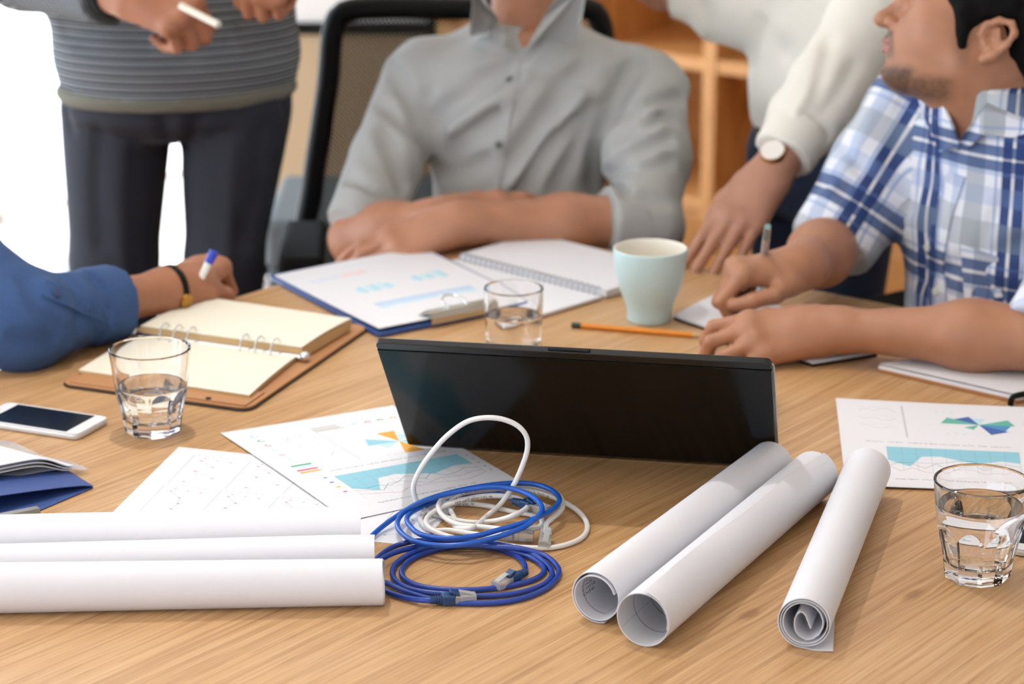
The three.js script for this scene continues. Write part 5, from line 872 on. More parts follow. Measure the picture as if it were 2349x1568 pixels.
// ---- the man in the plaid shirt
{
  const F = facing(-0.8, 0.57), o = V(0.660, 0.48, -3.055), neck = V(0.612, 0.985, -3.035), ear = at(2247, 86, 2.955), head = ear.clone().add(V(0.020, -0.020, -0.080));
  const person = thing('person', 'man with a goatee in a blue plaid shirt, writing at the right table side', 'person', V(o.x, 0, o.z));
  const Fw = V(-0.985, 0.05, -0.16).normalize(), Lf = V(-0.16, 0.20, 0.967).normalize(), Uh = Lf.clone().cross(Fw).negate().normalize(); if (Uh.y < 0) Uh.negate();
  const S = 1.05, hd = headShapes(head, Fw, Uh, Lf, S), q = (a, b, c = 0) => hd.P(a, b, c);
  const skin4 = skinTone([0.42, 0.192, 0.103]), stub = [0.075, 0.045, 0.028], lip = [0.40, 0.165, 0.160], step = (a, b, x) => { const t = Math.min(1, Math.max(0, (x - a) / (b - a))); return t * t * (3 - 2 * t); }, rel = V(0, 0, 0);
  const tone = (p, n) => {                                                // beard, moustache and lips are hair and skin of their own colour
    const c = skin4(p, n); rel.copy(p).sub(head).multiplyScalar(1 / S); const fw = rel.dot(Fw), u = rel.dot(Uh), l = Math.abs(rel.dot(Lf)); if (fw < -0.02 || u > 0.07 || u < -0.09) return c;
    const grain = 0.65 + 0.7 * noise3(p.x * 420, p.y * 420, p.z * 420);
    const goatee = step(-0.030, -0.044, u) * step(0.070, 0.088, fw) * step(-0.085, -0.070, u), jaw = step(-0.040, -0.054, u) * step(0.020, 0.045, fw) * step(-0.085, -0.068, u) * 0.8, mo = step(-0.0065, -0.003, u) * step(0.0065, 0.003, u) * step(0.088, 0.096, fw) * step(0.034, 0.026, l), corner = step(-0.036, -0.02, u) * step(0.0, -0.008, u) * step(0.086, 0.094, fw) * step(0.019, 0.023, l) * step(0.036, 0.030, l) * 0.7, side = step(0.040, 0.026, fw) * step(-0.045, -0.010, u) * step(0.045, 0.055, l) * step(0.012, 0.022, fw) * 0.6;
    const w = Math.min(0.92, Math.max(goatee, jaw, mo, corner, side) * grain * 0.85), k = step(-0.0285, -0.024, u) * step(-0.003, -0.0055, u) * step(0.097, 0.102, fw) * step(0.024, 0.018, l) * 0.85;
    for (let i = 0; i < 3; i++) { c[i] += (stub[i] - c[i]) * w; c[i] += (lip[i] - c[i]) * k; }
    return c;
  };
  const shR = V(0.540, 0.972, -3.165), elR = V(0.432, 0.805, -3.115), wrR = at(1838, 612, 2.94), shL = V(0.750, 0.975, -2.885), elL = V(0.668, 0.797, -2.700), wrL = V(0.383, 0.780, -2.800);
  const armL = fineArm(elL, wrL, { dir: V(-0.97, -0.07, 0.12), back: V(-0.05, 0.82, 0.50), side: 1, pose: { curl: [[0.30, 0.95, 0.6], [0.35, 1.0, 0.65], [0.4, 1.0, 0.7], [0.45, 1.0, 0.7]], spread: 0.16 } }, 0.041, 0.0240, tone, 1.02, 0.0034);
  const armR = fineArm(elR, wrR, { dir: V(-0.86, 0.02, 0.22), back: V(-0.05, 0.92, 0.05), side: -1, pose: { ...FIST, curl: [[0.85, 1.25, 0.6], [1.1, 1.5, 0.9], [1.2, 1.55, 0.9], [1.25, 1.5, 0.9]], thumb: [[0.032, 0.028, -0.012], [0.050, 0.052, -0.020], [0.050, 0.082, -0.026], [0.040, 0.104, -0.034]] } }, 0.042, 0.028, tone, 0.98, 0.0036);
  const headNet = net([...hd.shapes, cap(q(-0.025, -0.02), neck, 0.056, 0.054, 0.035), cap(q(0.01, -0.05, 0.02), mix(neck, q(0.01, -0.05), 0.3).addScaledVector(F.f, 0.012), 0.034, 0.034, 0.04)], 0.0040, { color: tone });
  const secs = [[0, 0.165, 0.12], [0.12, 0.155, 0.118], [0.26, 0.156, 0.116], [0.36, 0.176, 0.116], [0.44, 0.186, 0.100, 0, 0.006], [0.485, 0.150, 0.088, 0, 0.020], [0.52, 0.098, 0.084, 0, 0.036], [0.565, 0.076, 0.076, 0, 0.046]];
  part('body', joinNets([net([...trunk(o, F, secs, neck, q(-0.02, -0.03)), cap(shR, elR, 0.045, 0.036), cap(shL, elL, 0.045, 0.036)], 0.011, { color: tone }), headNet, armL.geo, armR.geo]), skinMat, person);
  part('hair', net(hairShapes(head, Fw, Uh, Lf, S), 0.0045, { rough: (x, y, z) => 0.004 * (noise3(x * 90, y * 90, z * 90) - 0.5) }), hairMat, person);
  const eye = (l) => part('eye', new THREE.SphereGeometry(0.0108, 20, 14).translate(...q(0.0785, 0.036, l).toArray()), std(0xd8d4cc, 0.2), person); eye(0.031); eye(-0.031);
  for (const l of [1, -1]) part('eyebrow', tube([q(0.100, 0.058, 0.012 * l), q(0.096, 0.063, 0.030 * l), q(0.082, 0.060, 0.048 * l)], 0.0042, 16, 8), hairMat, person);
  const plaid = drawn(1024, 1024, (c, w, h) => {
    c.fillStyle = '#e9ecf2'; c.fillRect(0, 0, w, h);
    const bands = [[0.00, 0.085, '#1f386f', 0.92], [0.115, 0.20, '#1f386f', 0.92], [0.092, 0.108, '#e8e2dc', 0.9], [0.33, 0.47, '#8ba2cc', 0.42], [0.60, 0.82, '#9aa2a8', 0.62], [0.205, 0.235, '#6f8cc4', 0.5], [0.93, 0.955, '#6f8cc4', 0.5]];
    for (const dir of [0, 1]) for (const [a, b, col, al] of bands) { c.globalAlpha = al * (dir ? 0.72 : 1); c.fillStyle = col; dir ? c.fillRect(0, a * h, w, (b - a) * h) : c.fillRect(a * w, 0, (b - a) * w, h); }
    c.globalAlpha = 0.06; c.fillStyle = '#000'; for (let i = 0; i < 256; i++) { c.fillRect(0, i * 4, w, 1); c.fillRect(i * 4, 0, 1, h); }
    c.globalAlpha = 1;
  });
  plaid.wrapS = plaid.wrapT = THREE.RepeatWrapping; plaid.repeat.set(1 / 0.165, 1 / 0.165);
  const mat = std(0xffffff, 0.85, { map: plaid });
  const cR = along(elR, shR, -0.02), cuffL = along(elL, shL, 0.0);
  const torso = loft(o, F.l, UP, F.f, secs, 0.03), uR = cap(shR, mix(shR, elR, 0.55), 0.070, 0.064, 0.05), lR = cap(mix(shR, elR, 0.5), along(elR, shR, 0.018), 0.064, 0.060, 0.02), uL = cap(shL, mix(shL, elL, 0.55), 0.072, 0.066, 0.05), lL = cap(mix(shL, elL, 0.5), along(elL, wrL, 0.035), 0.066, 0.060, 0.03, { flatB: true });
  const shapes = [torso, uR, lR, cap(along(elR, shR, 0.05), along(elR, wrR, 0.022), 0.058, 0.058, 0.01, { flatB: true }), uL, lL];
  const limbs = [{ s: torso, o: o.clone(), axis: UP, side: F.l, front: F.f, r: 0.14, du: 0.085, bias: 0.008 }, limb(shR, elR, 0.064, V(-0.3, 0, 1), { du: 0.02 }), limb(shL, elL, 0.066, V(-0.5, 0, 1), { du: 0.03 })];
  const list = [[0.013, 0.011, [2075, 470], [2050, 380], [2050, 300], [2075, 235]], [0.012, 0.009, [1930, 330], [1990, 400], [2040, 440]], [0.012, 0.008, [1880, 420], [1960, 450], [2030, 500]], [0.014, 0.008, [2110, 640], [2220, 600], [2349, 560]], [0.013, 0.007, [2300, 690], [2250, 640], [2200, 620]], [0.012, 0.008, [1830, 500], [1900, 500], [1980, 540]], [0.016, 0.007, [2170, 430], [2130, 520], [2120, 600]], [0.014, 0.007, [2340, 420], [2280, 500], [2250, 560]], [0.012, -0.005, [2000, 260], [1960, 350], [1900, 440]]];
  const vcut = [cap(V(0.556, 1.045, -2.990), V(0.535, 0.868, -2.946), 0.034, 0.014, 0.006, { cut: true })];
  const f0 = field(shapes), f = cloth([...shapes, ...vcut], 0.0062, mat, person, 'shirt', list, 2.5, (x, y, z) => 0.006 * (noise3(x * 14 + y * 8, y * 13 - z * 6, z * 12) - 0.5) + 0.003 * (noise3(x * 36, y * 36, z * 36) - 0.5), limbs);
  part('collar', patch(f0, [[2390, 150], [2320, 180], [2262, 245], [2216, 305], [2200, 345], [2228, 336], [2262, 305], [2320, 318], [2390, 300]], 2.6, [0.012, 0.013, 0.013, 0.009, 0.004, 0.004, 0.008, 0.009, 0.009], 0.003), mat, person);
  part('collar', strip(f0, [[2126, 196], [2150, 240], [2172, 290], [2190, 338]], 24, 2.6, 0.010, 0.004), mat, person);
  part('placket', strip(f, [[2196, 400], [2164, 500], [2146, 600], [2154, 700]], 20, 2.6, 0.0022, 0.003), mat, person);
  part('pocket', patch(f, [[2205, 560], [2290, 590], [2300, 680], [2215, 690]], 2.6, 0.002, 0.0016), mat, person);
  const bt = std(0xd9dccf, 0.35); for (const [x, y] of [[2131, 566], [2150, 668]]) button(f, x, y, 2.5, 0.0055, bt, person, 0.0022);
  part('undershirt', net([loft(o, F.l, UP, F.f, secs.map(([y, a, b]) => [Math.min(y, 0.40), Math.max(0.04, a - 0.012), Math.max(0.04, b - 0.012)]).slice(0, 5).map((s, i) => [i * 0.1, s[1], s[2]]), 0.02)], 0.012), std(0x20242c, 0.9), person);
  part('trousers', net([loft(o.clone().setY(0.40), F.l, UP, F.f, [[0, 0.15, 0.11], [0.1, 0.16, 0.115], [0.16, 0.150, 0.105]], 0.04), ...seatedLegs(o, F, 0.30)], 0.016), std(0x20242c, 0.9), person);
  // his pen
  const a = at(1761, 520, 2.865), b = on(1741, 676, 0.012), d = b.clone().sub(a).normalize(), L = a.distanceTo(b), t = thing('pen', 'silver teal ballpoint pen in the hand of the man in plaid', 'pen', b), Q = (k) => a.clone().addScaledVector(d, k);
  part('barrel', rod(Q(0.035), Q(L - 0.012), 0.0048, 0.0050, 16), std(0xbfc6c4, 0.3, { metalness: 0.5 }), t); part('cap', rod(Q(0), Q(0.0345), 0.0042, 0.0049, 16), std(0x8fb3b5, 0.25, { metalness: 0.7 }), t, 'teal upper end'); part('tip', rod(Q(L - 0.012), Q(L), 0.0046, 0.0008, 16), M.chrome, t);
}
// ---- the person in the white blouse
{
  const F = facing(-0.8, 0.6), o = V(0.515, 0.85, -3.64), neck = V(0.50, 1.42, -3.60), head = V(0.455, 1.56, -3.56), tone = skinTone([0.46, 0.225, 0.142]);
  const person = thing('person', 'standing person in a cream blouse and jeans leaning one hand on the table', 'person', V(o.x, 0, o.z));
  const secs = [[0, 0.168, 0.120], [0.06, 0.176, 0.128], [0.16, 0.168, 0.120], [0.30, 0.172, 0.116], [0.42, 0.186, 0.108], [0.50, 0.165, 0.088], [0.55, 0.090, 0.07], [0.575, 0.062, 0.06]];
  const shL = V(0.615, 1.32, -3.50), elL = at(1995, 55, 3.44), wrL = at(1772, 392, 3.285), shR = V(0.41, 1.32, -3.76), elR = at(1745, 14, 3.72), wrR = at(1508, -22, 3.80), tip = on(1622, 606, 0.012);
  const armL = fineArm(elL, wrL, { dir: tip.clone().sub(wrL), back: V(-0.40, 0.42, 0.80), side: 1, pose: { curl: [[0.05, 0.15, 0.15], [0.02, 0.15, 0.15], [0.02, 0.15, 0.15], [0.05, 0.15, 0.15]], spread: 0.08 } }, 0.038, 0.0255, tone, 1.0, 0.0045);
  const armR = fineArm(elR, wrR, { dir: V(-0.55, 0.82, 0.02), back: V(0.6, 0.6, 0.4), side: -1, pose: { curl: [[0.2, 0.3, 0.2]], spread: 0.08 } }, 0.036, 0.025, tone, 0.96, 0.006);
  const hF = V(-0.85, -0.25, 0.45).normalize(), hL = UP.clone().cross(hF).normalize(), hU = hF.clone().cross(hL).normalize(), hd = headShapes(head, hF, hU, hL, 0.96);
  const ankle = (k) => V(o.x - 0.03, 0.09, o.z).addScaledVector(F.l, 0.07 * k).addScaledVector(F.f, k > 0 ? 0.02 : -0.06);
  part('body', joinNets([net([...trunk(o, F, secs, neck, head.clone().add(V(0, -0.03, -0.01))), cap(shL, elL, 0.040, 0.034), cap(shR, elR, 0.040, 0.034)], 0.012, { color: tone }), net([...hd.shapes, cap(neck.clone().add(V(0, -0.05, 0)), head.clone().add(V(0, -0.03, -0.01)), 0.050, 0.046, 0.03)], 0.007, { color: tone }), armL.geo, armR.geo]), skinMat, person);
  faceParts(hd.P, person);
  part('hair', net(hairShapes(head, hF, hU, hL, 0.96), 0.008), hairMat, person);
  const cream = std(0xe9e6d9, 0.8, {}), cuff0 = along(wrL, elL, 0.085), cuff1 = along(wrL, elL, 0.028);
  const shapes = [loft(o, F.l, UP, F.f, secs, 0.03), cap(shL, mix(shL, elL, 0.6), 0.066, 0.062, 0.05), cap(mix(shL, elL, 0.5), elL, 0.062, 0.060, 0.03), cap(elL, mix(elL, wrL, 0.6), 0.060, 0.056, 0.02), cap(mix(elL, wrL, 0.5), cuff0, 0.056, 0.050, 0.02), cap(cuff0, cuff1, 0.045, 0.044, 0.008, { flatB: true }), cap(shR, elR, 0.066, 0.060, 0.05), cap(elR, along(wrR, elR, 0.03), 0.058, 0.040, 0.02, { flatB: true }), cap(at(1640, 62, 3.74), at(1690, 60, 3.73), 0.022, 0.030, 0.03)];
  const list = [[0.014, 0.010, [1745, 60], [1725, 160], [1710, 240]], [0.014, 0.008, [1800, 120], [1790, 200], [1765, 270]], [0.012, 0.008, [1900, 90], [1880, 160], [1870, 220]], [0.012, 0.008, [1960, 150], [1920, 220], [1880, 270]], [0.010, 0.008, [1850, 250], [1880, 290], [1900, 310]], [0.012, 0.008, [1620, 20], [1630, 60], [1640, 90]], [0.010, -0.005, [1880, 120], [1860, 200], [1830, 260]], [0.010, 0.008, [1790, 330], [1840, 300], [1890, 300]]];
  const f = cloth(shapes, 0.0085, cream, person, 'blouse', list, 3.1, (x, y, z) => 0.008 * (noise3(x * 16 + y * 4, y * 7, z * 14) - 0.5) + 0.003 * (noise3(x * 34, y * 34, z * 34) - 0.5));
  part('cuff', net([cap(along(cuff1, elL, 0.052), along(cuff1, wrL, -0.001), 0.0475, 0.0455, 0.004, { flatB: true, flatA: true })], 0.006), cream, person);
  const jean = [loft(V(o.x, 0.72, o.z), F.l, UP, F.f, [[0, 0.135, 0.11], [0.08, 0.158, 0.118], [0.135, 0.154, 0.110]], 0.03)];
  for (const k of [1, -1]) { const h = V(o.x - 0.03, 0.80, o.z).addScaledVector(F.l, 0.062 * k), a = ankle(k), kn = mix(h, a, 0.5).addScaledVector(F.f, 0.02); jean.push(cap(h, kn, 0.078, 0.058, 0.03), cap(kn, a, 0.062, 0.050, 0.02)); }
  part('jeans', net(jean, 0.013), std(0x14213a, 0.85), person);
  for (const k of [1, -1]) { const a = ankle(k); part('shoe', net([cap(a.clone().setY(0.045).addScaledVector(F.f, -0.04), a.clone().setY(0.040).addScaledVector(F.f, 0.15), 0.044, 0.036, 0.02)], 0.01), M.blackSoft, person); }
  part('belt', new THREE.LatheGeometry([[1, -0.018], [1.03, -0.016], [1.03, 0.016], [1, 0.018], [1, -0.018]].map(([x, y]) => new THREE.Vector2(x, y)), 48).scale(0.162, 1, 0.117).applyMatrix4(new THREE.Matrix4().makeBasis(F.l, UP, F.f).setPosition(V(o.x, 0.850, o.z))), M.black, person);
  const bk = at(1715, 318, 3.5); part('buckle', rbox(0.03, 0.03, 0.006, 0.003).applyMatrix4(frameOf(F.f, UP).setPosition(V(o.x, 0.850, o.z).addScaledVector(F.f, 0.122))), M.brass, person);
  const ax = wrL.clone().sub(elL).normalize(), wc = along(wrL, elL, 0.012), w = band(wc, ax, 0.0268, 0.018, 0.0028, std(0x2a1c14, 0.6), person, 'wristwatch', 'wristwatch on a dark strap');
  const n = V(-0.45, 0.42, 0.78), nn = n.addScaledVector(ax, -n.dot(ax)).normalize();
  part('watch_case', rod(wc.clone().addScaledVector(nn, 0.026), wc.clone().addScaledVector(nn, 0.0345), 0.0185, 0.0175, 36), M.brass, w); part('watch_dial', rod(wc.clone().addScaledVector(nn, 0.0346), wc.clone().addScaledVector(nn, 0.0352), 0.0165, 0.0165, 36), std(0xf0ece2, 0.4), w, 'white dial');
}
// ---- the man standing at the left
{
  const F = facing(0.22, 0.97), o = V(-0.526, 0.905, -3.72), neck = V(-0.52, 1.45, -3.72), head = V(-0.50, 1.60, -3.68), tone = skinTone([0.42, 0.175, 0.095]);
  const person = thing('person', 'standing man in a striped grey sweater and dark trousers at the left', 'person', V(o.x, 0, o.z));
  const secs = [[0, 0.186, 0.130], [0.045, 0.194, 0.138], [0.2, 0.186, 0.128], [0.34, 0.200, 0.122], [0.44, 0.19, 0.105], [0.5, 0.16, 0.085], [0.535, 0.09, 0.07], [0.56, 0.065, 0.06]];
  const shR = V(-0.72, 1.36, -3.74), elR = at(50, -75, 3.64), wrR = at(285, -14, 3.44), shL = V(-0.33, 1.36, -3.72), elL = at(790, -190, 3.64), wrL = at(690, -140, 3.42);
  const armR = fineArm(elR, wrR, { dir: V(0.78, -0.20, 0.28), back: V(0.05, 0.80, 0.55), side: -1, pose: FIST }, 0.038, 0.028, tone, 1.12, 0.0055);
  const armL = fineArm(elL, wrL, { dir: V(-0.5, -0.55, 0.25), back: V(-0.1, 0.60, 0.75), side: 1, pose: FIST }, 0.038, 0.028, tone, 1.12, 0.0055);
  const hF = V(0.35, -0.25, 0.9).normalize(), hL = UP.clone().cross(hF).normalize(), hU = hF.clone().cross(hL).normalize(), hd = headShapes(head, hF, hU, hL);
  part('body', joinNets([net([...trunk(o, F, secs, neck, head.clone().add(V(0, -0.03, -0.02))), cap(shR, elR, 0.045, 0.036), cap(shL, elL, 0.045, 0.036)], 0.012, { color: tone }), net([...hd.shapes, cap(neck.clone().add(V(0, -0.05, 0)), head.clone().add(V(0, -0.03, -0.02)), 0.056, 0.052, 0.03)], 0.007, { color: tone }), armR.geo, armL.geo]), skinMat, person);
  faceParts(hd.P, person);
  part('hair', net(hairShapes(head, hF, hU, hL), 0.008), hairMat, person);
  const stripes = drawn(64, 1024, (c, w, h) => { c.fillStyle = '#656c72'; c.fillRect(0, 0, w, h); const r = rng(31); for (let y = 0; y < h; y += 102) { c.fillStyle = '#2e343b'; c.fillRect(0, y, w, 38); c.fillStyle = '#b4babd'; c.fillRect(0, y + 38, w, 13); c.fillStyle = '#565c61'; c.fillRect(0, y + 64, w, 18); c.fillStyle = '#aeb3b4'; c.fillRect(0, y + 90, w, 8); } });
  stripes.wrapS = stripes.wrapT = THREE.RepeatWrapping; stripes.repeat.set(10, 1 / 0.13);
  const knit = std(0xffffff, 0.95, { map: stripes });
  const torso = loft(o, F.l, UP, F.f, secs, 0.03), cR = along(wrR, elR, 0.035), cL = along(wrL, elL, 0.035);
  const shapes = [torso, cap(shR, elR, 0.070, 0.060, 0.05), cap(elR, cR, 0.060, 0.052, 0.02, { flatB: true }), cap(shL, elL, 0.070, 0.060, 0.05), cap(elL, cL, 0.060, 0.050, 0.02, { flatB: true })];
  const limbs = [{ s: torso, o: o.clone(), axis: UP, side: F.l, front: F.f, r: 0.16 }, limb(shR, elR, 0.06), limb(elR, wrR, 0.055), limb(shL, elL, 0.06), limb(elL, wrL, 0.055)];
  cloth(shapes, 0.0085, knit, person, 'sweater', [[0.016, 0.012, [150, 75], [250, 80], [330, 95]], [0.016, 0.012, [420, 80], [470, 100], [520, 110]], [0.014, 0.010, [560, 60], [600, 100], [640, 110]], [0.012, 0.008, [180, 110], [300, 130], [440, 140]]], 3.2, (x, y, z) => 0.014 * (noise3(x * 6, y * 20, z * 6) - 0.5), limbs);
  part('hem_band', net([loft(o.clone().setY(o.y - 0.020), F.l, UP, F.f, [[0, 0.182, 0.128], [0.014, 0.190, 0.135], [0.026, 0.188, 0.134]], 0.01)], 0.008), std(0x77776c, 0.95), person, 'olive grey ribbed hem');
  for (const [c, w] of [[cR, wrR], [cL, wrL]]) part('cuff', net([cap(along(c, w, -0.012), along(c, w, 0.014), 0.046, 0.040, 0.004, { flatB: true, flatA: true })], 0.007), std(0x2b302f, 0.95), person, 'dark ribbed cuff');
  const hipL = at(270, 262, 3.72), kneeL = at(264, 600, 3.70), hipR = at(536, 262, 3.72), kneeR = at(514, 600, 3.66), drop = (k, f) => V(k.x, 0.09, k.z - 0.03), aL = drop(kneeL), aR = drop(kneeR);
  const tr = [loft(V(o.x, 0.83, o.z), F.l, UP, F.f, [[0, 0.10, 0.09], [0.035, 0.172, 0.118], [0.07, 0.176, 0.120]], 0.02), cap(hipL, kneeL, 0.089, 0.069, 0.022), cap(kneeL, aL, 0.068, 0.058, 0.02), cap(hipR, kneeR, 0.089, 0.058, 0.022), cap(kneeR, aR, 0.060, 0.055, 0.02)];
  const folds = [[0.012, 0.008, [330, 200], [380, 280], [412, 340]], [0.012, 0.008, [500, 210], [450, 280], [415, 345]], [0.012, 0.010, [412, 330], [413, 380]], [0.010, 0.006, [155, 210], [160, 300]], [0.012, -0.006, [285, 330], [280, 450], [285, 620]], [0.012, -0.006, [540, 330], [530, 450], [520, 620]], [0.014, 0.006, [230, 300], [220, 420], [230, 560]], [0.014, 0.006, [600, 300], [590, 420], [560, 560]], [0.010, 0.006, [640, 200], [655, 260]]];
  cloth(tr, 0.0095, std(0x222733, 0.8), person, 'trousers', folds, 3.2, (x, y, z) => 0.006 * (noise3(x * 14, y * 5, z * 14) - 0.5));
  for (const a of [aL, aR]) part('shoe', net([cap(a.clone().setY(0.045).addScaledVector(F.f, -0.04), a.clone().setY(0.042).addScaledVector(F.f, 0.17), 0.045, 0.036, 0.02)], 0.01), M.blackSoft, person);
  const a = at(428, 20, 3.33), b = at(502, 57, 3.29), d = b.clone().sub(a).normalize(), t = thing('marker', 'cream marker pen in the fist of the man in the striped sweater', 'pen', a);
  part('barrel', rod(a.clone().addScaledVector(d, -0.012), b, 0.0052), std(0xe4dccb, 0.4), t); part('nib', rod(b, b.clone().addScaledVector(d, 0.004), 0.005, 0.002, 14), std(0xb9b4a6, 0.4), t);
}
// ---- the writer at the left edge
{
  const F = facing(0.788, 0.616), o = V(-1.02, 0.48, -2.86), neck = V(-0.96, 1.00, -2.84), head = V(-0.91, 1.13, -2.80), tone = skinTone([0.38, 0.158, 0.082]);
  const person = thing('person', 'person in a blue shirt at the left edge, only the writing arm in view', 'person', V(o.x, 0, o.z));
  const secs = [[0, 0.165, 0.12], [0.12, 0.150, 0.112], [0.26, 0.150, 0.110], [0.36, 0.168, 0.110], [0.43, 0.180, 0.098], [0.475, 0.150, 0.080], [0.51, 0.085, 0.070], [0.53, 0.064, 0.062]];
  const shL = V(-0.90, 0.945, -3.00), shR = V(-1.13, 0.945, -2.69), elA = at(52, 738, 2.79), wrA = at(404, 660, 2.975), elB = V(-1.10, 0.74, -2.52), wrB = V(-0.90, 0.74, -2.50);
  const arm = fineArm(elA, wrA, { dir: V(0.30, 0.06, -0.95), back: V(-0.10, 0.97, 0.10), side: 1, pose: FIST }, 0.034, 0.0255, tone, 0.98, 0.0038);
  const arm2 = fineArm(elB, wrB, { dir: V(0.9, 0, -0.2), back: UP, side: -1, pose: { curl: [[0.2, 0.3, 0.2]] } }, 0.036, 0.026, tone, 0.98, 0.008);
  const hF = V(0.75, -0.5, 0.3).normalize(), hL = UP.clone().cross(hF).normalize(), hU = hF.clone().cross(hL).normalize(), hd = headShapes(head, hF, hU, hL);
  part('body', joinNets([net([...trunk(o, F, secs, neck, head.clone().add(V(0, -0.03, -0.02))), cap(shL, elA, 0.045, 0.036), cap(shR, elB, 0.045, 0.036)], 0.013, { color: tone }), net([...hd.shapes, cap(neck.clone().add(V(0, -0.05, 0)), head.clone().add(V(0, -0.03, -0.02)), 0.056, 0.052, 0.03)], 0.008, { color: tone }), arm.geo, arm2.geo]), skinMat, person);
  faceParts(hd.P, person);
  part('hair', net(hairShapes(head, hF, hU, hL), 0.009), hairMat, person);
  const weave = drawn(256, 256, (c, w, h) => { c.fillStyle = '#334f7c'; c.fillRect(0, 0, w, h); const r = rng(44); for (let i = 0; i < 64; i++) { c.fillStyle = i % 2 ? '#2b456e' : '#3b5a8b'; c.globalAlpha = 0.5 + 0.4 * r(); c.fillRect(i * 4, 0, 2.4, h); } for (let i = 0; i < 900; i++) { c.globalAlpha = 0.25; c.fillStyle = r() > 0.5 ? '#4a6dac' : '#28446f'; c.fillRect(r() * w, r() * h, 2, 10 * r()); } c.globalAlpha = 1; });
  weave.wrapS = weave.wrapT = THREE.RepeatWrapping; weave.repeat.set(1 / 0.08, 1 / 0.08);
  const denim = std(0xffffff, 0.9, { map: weave });
  const cf = at(262, 712, 2.90), c0 = along(elA, wrA, elA.distanceTo(cf) - 0.065), c1 = along(elA, wrA, elA.distanceTo(cf)), torso = loft(o, F.l, UP, F.f, secs, 0.03);
  const shapes = [torso, cap(shL, mix(shL, elA, 0.6), 0.075, 0.068, 0.05), cap(mix(shL, elA, 0.5), elA, 0.066, 0.058, 0.03), cap(elA, c0, 0.056, 0.048, 0.02), cap(c0, along(c1, elA, 0.004), 0.047, 0.043, 0.006, { flatB: true }), cap(along(c0, wrA, 0.016), c1, 0.0510, 0.0490, 0.004, { flatB: true, flatA: true }), cap(shR, elB, 0.07, 0.056, 0.04), cap(elB, mix(elB, wrB, 0.5), 0.054, 0.048, 0.02, { flatB: true })];
  const limbs = [{ s: torso, o: o.clone(), axis: UP, side: F.l, front: F.f, r: 0.14 }, limb(shL, elA, 0.06), limb(elA, wrA, 0.048), limb(shR, elB, 0.06)];
  const list = [[0.012, 0.009, [60, 640], [90, 700], [130, 760]], [0.012, 0.010, [150, 630], [180, 680], [170, 770]], [0.010, 0.009, [215, 640], [250, 680], [255, 720]], [0.012, 0.009, [40, 780], [110, 790], [170, 810]], [0.010, -0.005, [110, 650], [150, 720], [160, 790]], [0.010, 0.008, [210, 730], [230, 770], [225, 800]]];
  const f = cloth(shapes, 0.0062, denim, person, 'shirt', list, 2.4, (x, y, z) => 0.006 * (noise3(x * 18, y * 18, z * 18) - 0.5), limbs);
  part('sleeve_tab', strip(f, [[102, 662], [130, 674], [175, 695], [220, 713], [262, 728]], 17, 2.4, 0.0030, 0.004), denim, person); button(f, 128, 674, 2.4, 0.0062, std(0x2b4068, 0.5), person, 0.003);
  part('trousers', net([loft(o.clone().setY(0.40), F.l, UP, F.f, [[0, 0.15, 0.11], [0.1, 0.16, 0.115], [0.16, 0.150, 0.105]], 0.04), ...seatedLegs(o, F, 0.40)], 0.018), std(0x24282e, 0.9), person);
  const ax = wrA.clone().sub(elA).normalize(), wc = along(wrA, elA, 0.010), w = band(wc, ax, 0.0292, 0.012, 0.0028, M.black, person, 'wristwatch', 'thin watch on a black strap');
  const nn = V(0.35, -0.25, 0.9); nn.addScaledVector(ax, -nn.dot(ax)).normalize(); part('watch_case', rod(wc.clone().addScaledVector(nn, 0.029), wc.clone().addScaledVector(nn, 0.0345), 0.0098, 0.0094, 28), M.brass, w, 'small gold case');
  const a = at(492, 576, 2.985), b = on(470, 690, 0.012).add(V(-0.01, 0, -0.02)), a2 = at(468, 603, 2.99), d = a2.clone().sub(a).normalize(), t = thing('pen', 'white pen with a blue end in the fist of the writer in blue', 'pen', a2);
  const d2 = V(-0.42, -0.80, 0.15).normalize(), Q = (k) => a.clone().addScaledVector(d2, k);
  part('barrel', rod(Q(0.017), Q(0.085), 0.0048, 0.0048, 16), std(0xeeeeea, 0.35), t); part('cap', rod(Q(0), Q(0.017), 0.0062, 0.0056, 18), std(0x2b3fc0, 0.35), t, 'blue end'); part('tip', rod(Q(0.085), Q(0.094), 0.0046, 0.001, 14), M.chrome, t);
}
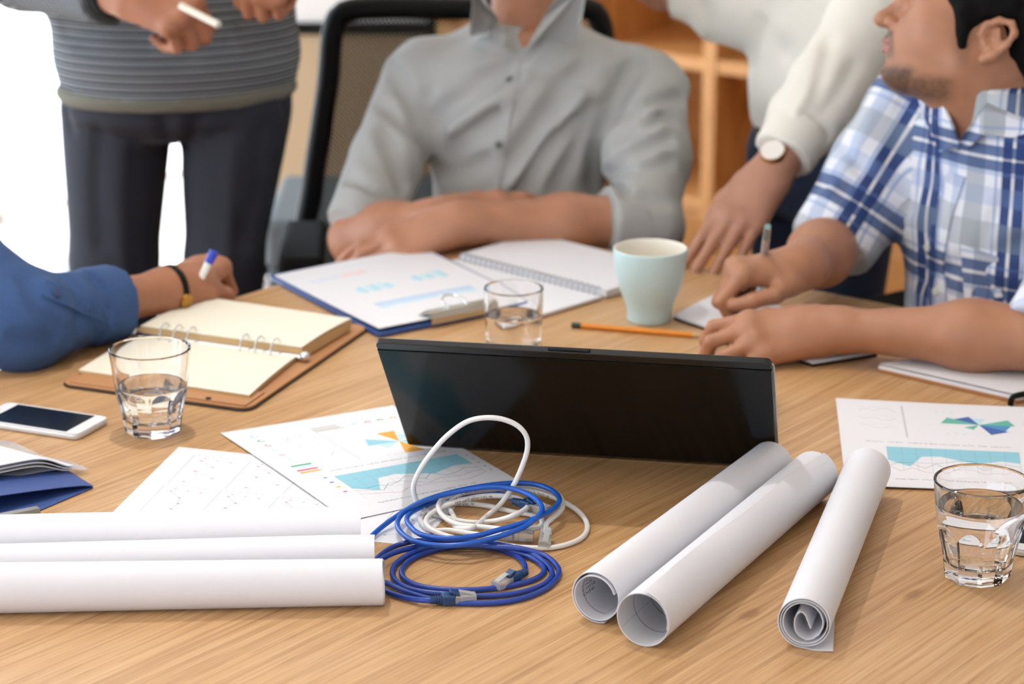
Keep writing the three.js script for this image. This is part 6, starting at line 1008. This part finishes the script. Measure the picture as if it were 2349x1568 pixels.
// ---------------------------------------------------------------- mesh office chairs
{
  const weave = canvas(64, 64); { const c = weave.getContext('2d'); c.fillStyle = '#fff'; c.fillRect(0, 0, 64, 64); c.fillStyle = '#000'; for (const [x, y] of [[16, 16], [48, 48]]) { c.beginPath(); c.ellipse(x, y, 11, 13, 0, 0, 7); c.fill(); } }
  const holes = new THREE.CanvasTexture(weave); holes.wrapS = holes.wrapT = THREE.RepeatWrapping; holes.repeat.set(62, 66);
  const mesh = std(0x23231c, 0.8, { alphaMap: holes, alphaTest: 0.5, side: THREE.DoubleSide });
  function officeChair(label, base, F) {
    const t = thing('office_chair', label, 'chair', base), B = new THREE.Matrix4().makeBasis(F.l, UP, F.f).setPosition(base), put = (g) => g.applyMatrix4(B), P = (x, y, z) => V(x, y, z).applyMatrix4(B);
    const w0 = 0.218, w1 = 0.285, y0 = 0.52, y1 = 0.985, zt = -0.245, zb = -0.215, bar = 0.019;
    const loop = [P(-w1, y0, zb), P(-w1 + 0.024, 0.70, zb - 0.012), P(-w0 - 0.016, 0.86, zt + 0.004), P(-w0, y1 - 0.016, zt), P(-w0 + 0.014, y1, zt), P(0, y1 + 0.004, zt), P(w0 - 0.014, y1, zt), P(w0, y1 - 0.016, zt), P(w0 + 0.016, 0.86, zt + 0.004), P(w1 - 0.024, 0.70, zb - 0.012), P(w1, y0, zb), P(w1 - 0.04, y0 - 0.03, zb), P(0, y0 - 0.035, zb), P(-w1 + 0.04, y0 - 0.03, zb)];
    part('back_frame', tube(loop, bar, 160, 12, true), M.black, t);
    const g = new THREE.PlaneGeometry(1, 1, 12, 16), p = g.attributes.position; for (let i = 0; i < p.count; i++) { const u = p.getX(i) * 2, v = p.getY(i) + 0.5; p.setXYZ(i, u * (w1 + (w0 - w1) * v), y0 + (y1 - y0) * v, zb + (zt - zb) * v - 0.022 * (1 - u * u)); } g.computeVertexNormals();
    part('back_mesh', put(g), mesh, t, 'fine black net');
    part('seat', put(rbox(0.48, 0.07, 0.46, 0.03, 4).translate(0, 0.45, 0)), M.blackSoft, t);
    part('back_bracket', tube([P(0, 0.41, -0.05), P(0, 0.40, -0.22), P(0, 0.50, -0.262), P(0, 0.62, -0.262)], 0.022, 30, 10), M.black, t);
    for (const q of [1, -1]) part('armrest', merge([put(rbox(0.07, 0.03, 0.25, 0.012).translate(0.27 * q, 0.655, 0.02)), put(rbox(0.025, 0.22, 0.05, 0.008).translate(0.275 * q, 0.54, 0.0)), put(rbox(0.08, 0.02, 0.05, 0.006).translate(0.24 * q, 0.435, 0))]), M.blackSoft, t);
    part('gas_column', rod(P(0, 0.11, 0), P(0, 0.42, 0), 0.028, 0.022), M.black, t);
    for (let i = 0; i < 5; i++) { const a = i / 5 * 2 * Math.PI, e = P(0.29 * Math.sin(a), 0.075, 0.29 * Math.cos(a)); part('base_leg', rod(P(0, 0.105, 0), e, 0.024, 0.016), M.black, t); part('caster', rod(e.clone().add(V(-0.012, -0.045, 0)), e.clone().add(V(0.012, -0.045, 0)), 0.028, 0.028, 20), M.blackSoft, t); }
    return t;
  }
  officeChair('black mesh office chair behind the man in the grey shirt', V(at(1090, 300, 3.9).x, 0, -3.70), facing(0.05, 1));
  officeChair('black office chair of the man in the plaid shirt, mostly hidden behind him', V(0.72, 0, -3.11), facing(-0.8, 0.57));
}
renderer.render(scene, camera);
